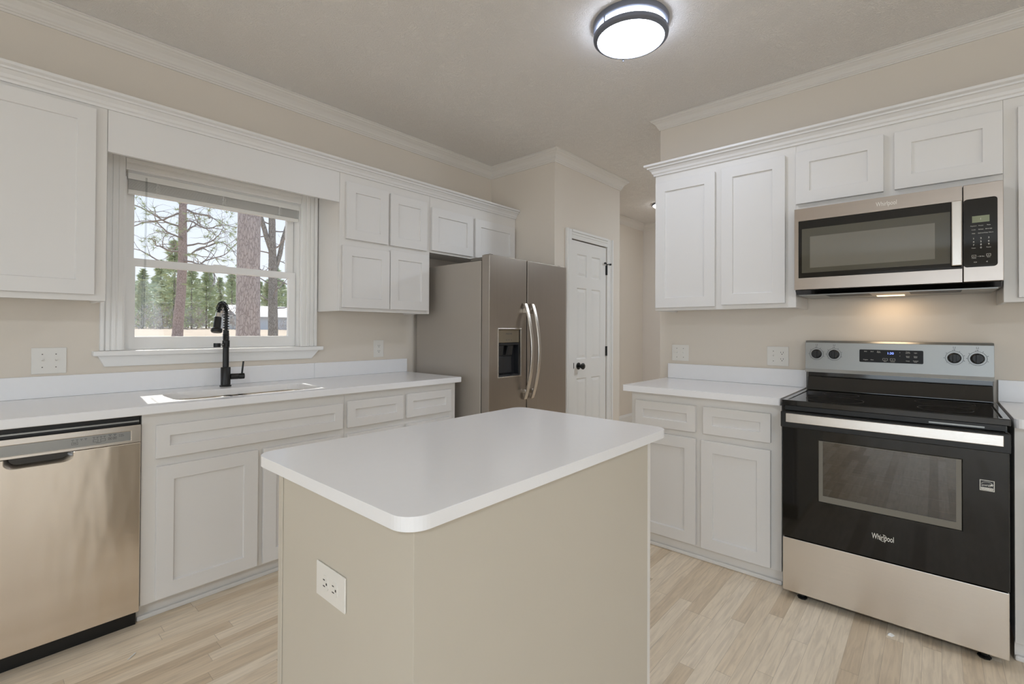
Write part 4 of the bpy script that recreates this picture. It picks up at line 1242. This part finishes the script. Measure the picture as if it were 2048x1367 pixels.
# ------------------------------------------------------------------ switches and outlets
def duplex(parent, fn, cu_, cz, horiz=False):
    for s_ in (-1, 1):
        du, dz = (s_ * 0.0195, 0) if horiz else (0, s_ * 0.0195)
        mm = (lambda u, z, d: fn(cu_ + du + z, cz + dz + u, d)) if horiz else (lambda u, z, d: fn(cu_ + du + u, cz + dz + z, d))
        f = MB()
        P = []
        for k in range(24):
            a = 2 * PI * k / 24
            P.append((0.0168 * math.cos(a), max(-0.0135, min(0.0135, 0.0168 * math.sin(a)))))
        f.add([mm(u, z, 0.0062) for u, z in P] + [mm(u, z, 0.0045) for u, z in P], [tuple(range(24))] + [(k, (k + 1) % 24, 24 + (k + 1) % 24, 24 + k) for k in range(24)])
        ro = f.build('receptacle', M['plast'], parent)
        sl_ = MB()
        sl_.mbox(mm, -0.0078, -0.0056, -0.001, 0.0075, 0.0061, 0.0066).mbox(mm, 0.0056, 0.0078, 0.0, 0.0072, 0.0061, 0.0066).mbox(mm, -0.0024, 0.0024, -0.0095, -0.005, 0.0061, 0.0066)
        sl_.build('slots', M['plastd'], ro, weld=False)
def toggle(parent, fn, cu_, cz):
    t_ = MB()
    t_.mbox(lambda u, z, d: fn(cu_ + u, cz + z, d), -0.0055, 0.0055, -0.012, 0.012, 0.0045, 0.0056)
    t_.add([fn(cu_ - 0.0035, cz - 0.002, 0.0057), fn(cu_ + 0.0035, cz - 0.002, 0.0057), fn(cu_ + 0.0035, cz + 0.009, 0.0057), fn(cu_ - 0.0035, cz + 0.009, 0.0057), fn(cu_ - 0.003, cz + 0.004, 0.016), fn(cu_ + 0.003, cz + 0.004, 0.016), fn(cu_ + 0.003, cz + 0.010, 0.015), fn(cu_ - 0.003, cz + 0.010, 0.015)],
           [(0, 1, 5, 4), (1, 2, 6, 5), (2, 3, 7, 6), (3, 0, 4, 7), (4, 5, 6, 7)])
    t_.build('toggle', M['plast'], parent)
    sc_ = MB()
    for s_ in (-0.030, 0.030):
        sc_.mbox(lambda u, z, d: fn(cu_ + u, cz + s_ + z, d), -0.0022, 0.0022, -0.0022, 0.0022, 0.0045, 0.0052)
    sc_.build('screws', M['grey'], parent, weld=False)
def plate(name, label, cat, fn, u0, u1, z0, z1, group='switch and outlet plates'):
    c = fn((u0 + u1) / 2, z0, 0)
    t_ = thing(name, label, cat, c, group)
    MB().mbox(fn, u0, u1, z0, z1, 0.0004, 0.0046).build('cover_plate', M['plast'], t_, bevel=0.003, seg=3)
    return t_
mL = Lm(YW); mR = Rm(XW)
p = plate('light_switch', 'white double toggle switch plate left of the window', 'switch', mL, 0.176, 0.295, 1.024, 1.145)
toggle(p, mL, 0.2125, 1.0845); toggle(p, mL, 0.2585, 1.0845)
p = plate('power_outlet', 'white duplex outlet on the wall beside the refrigerator', 'outlet', mL, 1.952, 2.036, 1.034, 1.160)
duplex(p, mL, 1.994, 1.097)
p = plate('light_switch', 'white double toggle switch plate at the left end of the range wall', 'switch', mR, 1.256, 1.373, 1.033, 1.143)
toggle(p, mR, 1.338, 1.088); toggle(p, mR, 1.292, 1.088)
p = plate('power_outlet', 'white combined switch and outlet plate close to the range', 'outlet', mR, 0.655, 0.772, 1.030, 1.146)
toggle(p, mR, 0.737, 1.088); duplex(p, mR, 0.690, 1.088)
mI = Rm(ix0)
p = plate('power_outlet', 'white outlet set sideways in the end of the kitchen island', 'outlet', mI, 0.911, 1.034, 0.648, 0.722)
duplex(p, mI, 0.9725, 0.685, True)

# ------------------------------------------------------------------ scraps on the floor
tag(MB().add([(0.395, 2.285, FZ + 0.0006), (0.425, 2.315, FZ + 0.0006), (0.428, 2.306, FZ + 0.003), (0.400, 2.279, FZ + 0.003)], [(0, 1, 2, 3)]).build('paper_scrap', M['paper'], fix=False), 'tiny white scrap on the floor before the dishwasher', 'scrap')
sc_ = MB().add([(2.512, 0.135, FZ + 0.0005), (2.532, 0.126, FZ + 0.0005), (2.536, 0.149, FZ + 0.0005), (2.515, 0.150, FZ + 0.0005), (2.523, 0.139, FZ + 0.011), (2.520, 0.146, FZ + 0.008)], [(0, 1, 4), (1, 2, 4), (2, 5, 4), (2, 3, 5), (3, 0, 4, 5), (0, 3, 2, 1)])
tag(sc_.build('paper_scrap', M['paper']), 'crumpled white scrap on the floor under the range drawer', 'scrap')

# ------------------------------------------------------------------ outdoors, seen through the window
def gz(x, y):
    pts = ((3.2, -0.45), (8, 0.25), (13, 0.68), (20, 0.97), (60, 1.20), (130, 1.6))
    for (ya, za), (yb, zb) in zip(pts, pts[1:]):
        if y <= yb:
            return za + (zb - za) * (y - ya) / (yb - ya)
    return pts[-1][1]
g = MB()
xs_ = [-30 + 4 * i for i in range(32)]
ys_ = [3.25, 5, 8, 10.5, 13, 16, 20, 28, 38, 50, 60, 75, 95, 130]
vs = [(x, y, gz(x, y) + 0.03 * math.sin(x * 1.7 + y)) for y in ys_ for x in xs_]
nx = len(xs_)
fs = [(j * nx + i, j * nx + i + 1, (j + 1) * nx + i + 1, (j + 1) * nx + i) for j in range(len(ys_) - 1) for i in range(nx - 1)]
g.add(vs, fs)
tag(g.build('ground', M['grass'], smooth=60), 'tan winter lawn rising beyond the window', 'ground', kind='structure')

def rough_trunk(mb, pts, rads, n=20, amp=0.05, seed=1):
    rnd = random.Random(seed)
    ph = [rnd.uniform(0, 6.28) for _ in range(6)]
    P = []
    R = []
    m = 10
    for i in range(len(pts) - 1):
        for k in range(m):
            t = k / m
            P.append(Vector(pts[i]).lerp(Vector(pts[i + 1]), t)); R.append(rads[i] * (1 - t) + rads[i + 1] * t)
    P.append(Vector(pts[-1])); R.append(rads[-1])
    vs, fs = [], []
    for i, (p, r) in enumerate(zip(P, R)):
        for k in range(n):
            a = 2 * PI * k / n
            rr = r * (1 + amp * (math.sin(3 * a + ph[0] + i * 0.3) * 0.4 + math.sin(7 * a + ph[1] + i * 0.55) * 0.35 + rnd.uniform(-0.4, 0.4)))
            vs.append((p.x + rr * math.cos(a), p.y + rr * math.sin(a), p.z))
    for i in range(len(P) - 1):
        for k in range(n):
            fs.append((i * n + k, i * n + (k + 1) % n, (i + 1) * n + (k + 1) % n, (i + 1) * n + k))
    fs.append(tuple((len(P) - 1) * n + k for k in range(n)))
    mb.add(vs, fs)

def limb(mb, tips, p, d, length, r, rnd, depth, droop=0.0, wig=0.35):
    n = max(4, int(length / 0.16))
    pts, rs = [Vector(p)], [r]
    d = Vector(d).normalized()
    q = Vector(p)
    for i in range(n):
        d = (d + Vector((rnd.uniform(-wig, wig), rnd.uniform(-wig, wig), rnd.uniform(-wig, wig) - droop))).normalized()
        q = q + d * (length / n)
        pts.append(q.copy())
        rs.append(r * (1 - 0.75 * (i + 1) / n))
        if depth > 0 and i > 0 and rnd.random() < 0.62:
            sd = (d + Vector((rnd.uniform(-1, 1), rnd.uniform(-1, 1), rnd.uniform(-0.7, 0.8)))).normalized()
            limb(mb, tips, q, sd, length * rnd.uniform(0.28, 0.5), rs[-1] * 0.62, rnd, depth - 1, droop, wig)
    mb.tube(pts, rs, 5, caps=False)
    tips.append((q.copy(), d.copy()))

# big pine close to the house
t = thing('pine_tree', 'thick reddish pine trunk standing near the window', 'tree', (3.545, 10.0, gz(3.5, 10)))
b = MB()
rough_trunk(b, [(3.545, 10.0, 0.2), (3.545, 10.0, 1.2), (3.545, 10, 3), (3.54, 10, 5.5), (3.53, 10, 9)], [0.235, 0.208, 0.20, 0.19, 0.165], 28, 0.05, 3)
b.build('trunk', M['bark'], t, smooth=50)
rnd = random.Random(5)
b = MB(); tp = []
for k in range(9):
    a = k * 2.4
    limb(b, tp, (3.53, 10, 6.6 + 0.25 * k), (math.cos(a), math.sin(a), 0.25), 2.0, 0.035, rnd, 1)
b.build('branches', M['twig'], t, weld=False)

# slender pine with gnarled branches
t = thing('pine_tree', 'slender leaning pine with gnarled needled branches, left in the window view', 'tree', (4.78, 20.0, gz(4.8, 20)))
b = MB()
rough_trunk(b, [(4.76, 20.0, 0.80), (4.78, 20.0, 1.05), (4.86, 20, 2.4), (4.91, 20, 3.6), (4.90, 20, 5.4), (4.88, 20, 8.0)], [0.20, 0.165, 0.15, 0.14, 0.12, 0.08], 18, 0.06, 8)
b.build('trunk', M['bark2'], t, smooth=50)
rnd = random.Random(21)
b = MB(); tips = []
for k in range(26):
    z = 3.3 + 0.17 * k
    a = k * 2.3999 + rnd.uniform(-0.4, 0.4)
    limb(b, tips, (4.90, 20, z), (math.cos(a), 0.6 * math.sin(a), rnd.uniform(-0.05, 0.4)), rnd.uniform(1.5, 2.6), 0.036, rnd, 2, 0.015, 0.42)
b.build('branches', M['twig'], t, weld=False)
nd = MB()
for p, d in tips:
    if rnd.random() < 0.6:
        for j in range(12):
            v = (d * 0.7 + Vector((rnd.gauss(0, .7), rnd.gauss(0, .7), rnd.gauss(0, .6) + 0.1))).normalized() * rnd.uniform(0.12, 0.26)
            s_ = v.cross(Vector((0, 1, 0.2))).normalized() * 0.006
            nd.add([p - s_, p + s_, p + v], [(0, 1, 2)])
nd.build('needles', M['needle'], t, weld=False, fix=False)

# forked bare tree
t = thing('bare_tree', 'grey forked bare tree right of the thick pine trunk', 'tree', (5.62, 14.0, gz(5.6, 14)))
b = MB()
rough_trunk(b, [(5.63, 14, 0.55), (5.62, 14, 1.1), (5.60, 14, 2.2), (5.60, 14, 3.0), (5.57, 14, 3.6), (5.56, 14, 4.5), (5.5, 14, 7)], [0.15, 0.13, 0.118, 0.112, 0.095, 0.085, 0.05], 16, 0.07, 12)
rough_trunk(b, [(5.58, 14, 3.35), (5.42, 14.02, 3.85), (5.26, 14.05, 4.45), (5.0, 14.1, 6.0)], [0.075, 0.07, 0.06, 0.04], 12, 0.06, 13)
rough_trunk(b, [(5.63, 14, 2.85), (5.78, 14, 3.35), (5.86, 14, 3.8), (6.02, 14, 4.4), (6.3, 14, 5.5)], [0.07, 0.065, 0.055, 0.05, 0.03], 12, 0.06, 14)
b.build('trunk', M['bark3'], t, smooth=50)
rnd = random.Random(33)
b = MB(); tp = []
for k in range(20):
    z = 1.8 + 0.17 * k
    a = k * 2.4
    limb(b, tp, (5.60, 14, z), (math.cos(a), 0.5 * math.sin(a), rnd.uniform(-0.1, 0.5)), rnd.uniform(0.7, 1.4), 0.020, rnd, 2, 0.0, 0.35)
b.build('branches', M['twig'], t, weld=False)

# shed
sh = thing('storage_shed', 'white-sided shed with a pale roof beyond the trees', 'shed', (27, 63.5, 1.1))
xg, yf, yb, zr, ze = 20.25, 60.0, 67.0, 4.05, 2.75
w = MB()
w.box((xg, yf, 0.9), (38, yf + 0.15, ze)).box((xg, yb - 0.15, 0.9), (38, yb, ze)).box((37.85, yf + 0.16, 0.9), (38, yb - 0.16, ze)).box((xg, yf + 0.16, 0.9), (xg + 0.15, yb - 0.16, ze))
for k in range(11):
    w.box((xg - 0.012, yf, 1.0 + 0.165 * k), (xg - 0.001, yb, 1.012 + 0.165 * k))
w.build('walls', M['siding'], sh, weld=False)
ym = (yf + yb) / 2
MB().add([(xg, yf, ze), (xg, yb, ze), (xg, ym, zr - 0.05), (xg + 0.15, yf, ze), (xg + 0.15, yb, ze), (xg + 0.15, ym, zr - 0.05)], [(0, 1, 2), (5, 4, 3), (0, 2, 5, 3), (1, 4, 5, 2), (0, 3, 4, 1)]).build('gable', M['gable'], sh)
sl_ = (zr - ze) / (ym - yf)
r_ = MB()
for sgn in (-1, 1):
    y0_ = ym + sgn * (ym - yf + 0.35)
    z0_ = ze - sl_ * 0.35
    r_.add([(xg - 0.3, ym, zr), (38.3, ym, zr), (38.3, y0_, z0_), (xg - 0.3, y0_, z0_), (xg - 0.3, ym, zr + 0.12), (38.3, ym, zr + 0.12), (38.3, y0_, z0_ + 0.12), (xg - 0.3, y0_, z0_ + 0.12)],
           [(0, 1, 2, 3), (7, 6, 5, 4), (0, 4, 5, 1), (1, 5, 6, 2), (2, 6, 7, 3), (3, 7, 4, 0)])
r_.build('roof', M['roof'], sh, weld=False)
wn_ = MB().relief(lambda u, z, d: (xg - 0.012 - d, u, z), [61.75, 61.85, 62.2, 62.3, 62.65, 62.75], [1.75, 1.85, 2.28, 2.36, 2.78, 2.88], {(1, 1), (1, 3), (3, 1), (3, 3)}, 0.05, through=True)
wn_.box((xg - 0.02, 61.8, 1.8), (xg - 0.014, 62.7, 2.83))
wo_ = MB().relief(lambda u, z, d: (xg - 0.022 - d, u, z), [61.75, 61.85, 62.2, 62.3, 62.65, 62.75], [1.75, 1.85, 2.28, 2.36, 2.78, 2.88], {(1, 1), (1, 3), (3, 1), (3, 3)}, 0.05, through=True).build('window', M['trim'], sh)
MB().box((xg - 0.034, 61.8, 1.8), (xg - 0.024, 62.7, 2.83)).build('window_glass', M['shedwin'], wo_)

# wood beyond the yard
def conifer(h, seed, mt, dens=1900):
    rnd = random.Random(seed)
    t = thing('pine_tree', 'tree', 'tree', (0, 0, 0), 'pines of the wood beyond the yard')
    b = MB()
    b.tube([(0, 0, -0.3), (0.05, 0, h * 0.5), (0, 0, h * 0.97)], [0.14, 0.10, 0.03], 7)
    b.build('trunk', M['bark3'], t)
    f = MB()
    for k in range(dens):
        u = rnd.random() ** 0.8
        z = h * (0.05 + 0.95 * u)
        rmax = min(2.05, h * 0.235 * (1 - u) ** 0.7 + 0.2)
        layer = 0.72 + 0.28 * math.sin(z * 5.0 + seed)
        a = rnd.uniform(0, 2 * PI)
        r = rmax * math.sqrt(rnd.random()) * layer
        c = Vector((r * math.cos(a), r * math.sin(a), z - 0.18 * r))
        s_ = rnd.uniform(0.14, 0.32)
        e1 = Vector((math.cos(a), math.sin(a), rnd.uniform(-0.3, 0.5))).normalized() * s_ * 1.5
        e2 = Vector((rnd.gauss(0, 1), rnd.gauss(0, 1), rnd.gauss(0, 1))).normalized() * s_ * 0.5
        f.add([c - e1 * 0.4 - e2, c - e1 * 0.4 + e2, c + e1], [(0, 1, 2)])
    f.build('foliage', mt, t, weld=False, fix=False)
    return t
def brush(seed):
    rnd = random.Random(seed)
    t = thing('bare_shrub', 'shrub', 'shrub', (0, 0, 0), 'bare shrubs along the edge of the wood')
    f = MB()
    for k in range(480):
        a = rnd.uniform(0, 2 * PI)
        r = 1.35 * math.sqrt(rnd.random())
        z = rnd.uniform(0, 3.0) * (1 - (r / 1.8) ** 2)
        c = Vector((r * math.cos(a), r * math.sin(a), z))
        e = Vector((rnd.gauss(0, 0.6), rnd.gauss(0, 0.6), rnd.uniform(0.2, 1.0))).normalized() * rnd.uniform(0.3, 0.6)
        s_ = Vector((rnd.gauss(0, 1), rnd.gauss(0, 1), 0)).normalized() * 0.035
        f.add([c - s_, c + s_, c + e], [(0, 1, 2)])
    f.build('twigs', M['shrub'], t, weld=False, fix=False)
    return t
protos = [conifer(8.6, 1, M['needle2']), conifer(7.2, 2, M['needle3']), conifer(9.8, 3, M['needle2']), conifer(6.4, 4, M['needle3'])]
rnd = random.Random(77)
pos = []
for row in range(7):
    yy = 66.5 + 5.0 * row
    x = 0.158 * yy + (2.3 if row % 2 else 0.0)
    while x < 0.47 * yy:
        if not (18.2 < x < 40.5 and yy < 70.5):
            pos.append((x + rnd.uniform(-0.25, 0.25), yy + rnd.uniform(-0.25, 0.25), rnd.choice((0, 0, 1, 2, 2, 3)), rnd.uniform(0.80, 1.06)))
        x += 4.75
ORD = lambda k: str(k) + ('th' if 10 <= k % 100 <= 20 else {1: 'st', 2: 'nd', 3: 'rd'}.get(k % 10, 'th'))
pos.sort(key=lambda q: q[0] / q[1])
used = set()
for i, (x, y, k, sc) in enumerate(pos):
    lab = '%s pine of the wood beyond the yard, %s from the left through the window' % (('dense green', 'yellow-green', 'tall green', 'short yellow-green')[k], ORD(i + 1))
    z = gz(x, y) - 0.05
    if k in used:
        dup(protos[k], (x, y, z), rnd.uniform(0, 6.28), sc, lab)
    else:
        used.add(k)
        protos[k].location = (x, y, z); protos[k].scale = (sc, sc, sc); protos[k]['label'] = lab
bpz = brush(9)
spots = []
for row in range(2):
    for k in range(7):
        x = 9.9 + 3.75 * k + 1.85 * row
        y = 58.6 if row else 62.3
        if row == 0 and x > 16.5: continue
        if x < 19.5: spots.append((x + rnd.uniform(-0.1, 0.1), y + rnd.uniform(-0.1, 0.1), rnd.uniform(0.88, 1.02)))
for x, y, sc in ((24.0, 56.5, 0.5), (26.5, 56, 0.6), (28.5, 57, 0.5)):
    spots.append((x, y, sc))
spots.sort(key=lambda q: q[0] / q[1])
for i, (x, y, sc) in enumerate(spots):
    lab = 'bare grey-brown shrub at the edge of the wood, %s from the left through the window' % ORD(i + 1)
    if i == 0:
        bpz.location = (x, y, gz(x, y) - 0.05); bpz.scale = (sc, sc, sc); bpz['label'] = lab
    else:
        dup(bpz, (x, y, gz(x, y) - 0.05), rnd.uniform(0, 6.28), sc, lab)
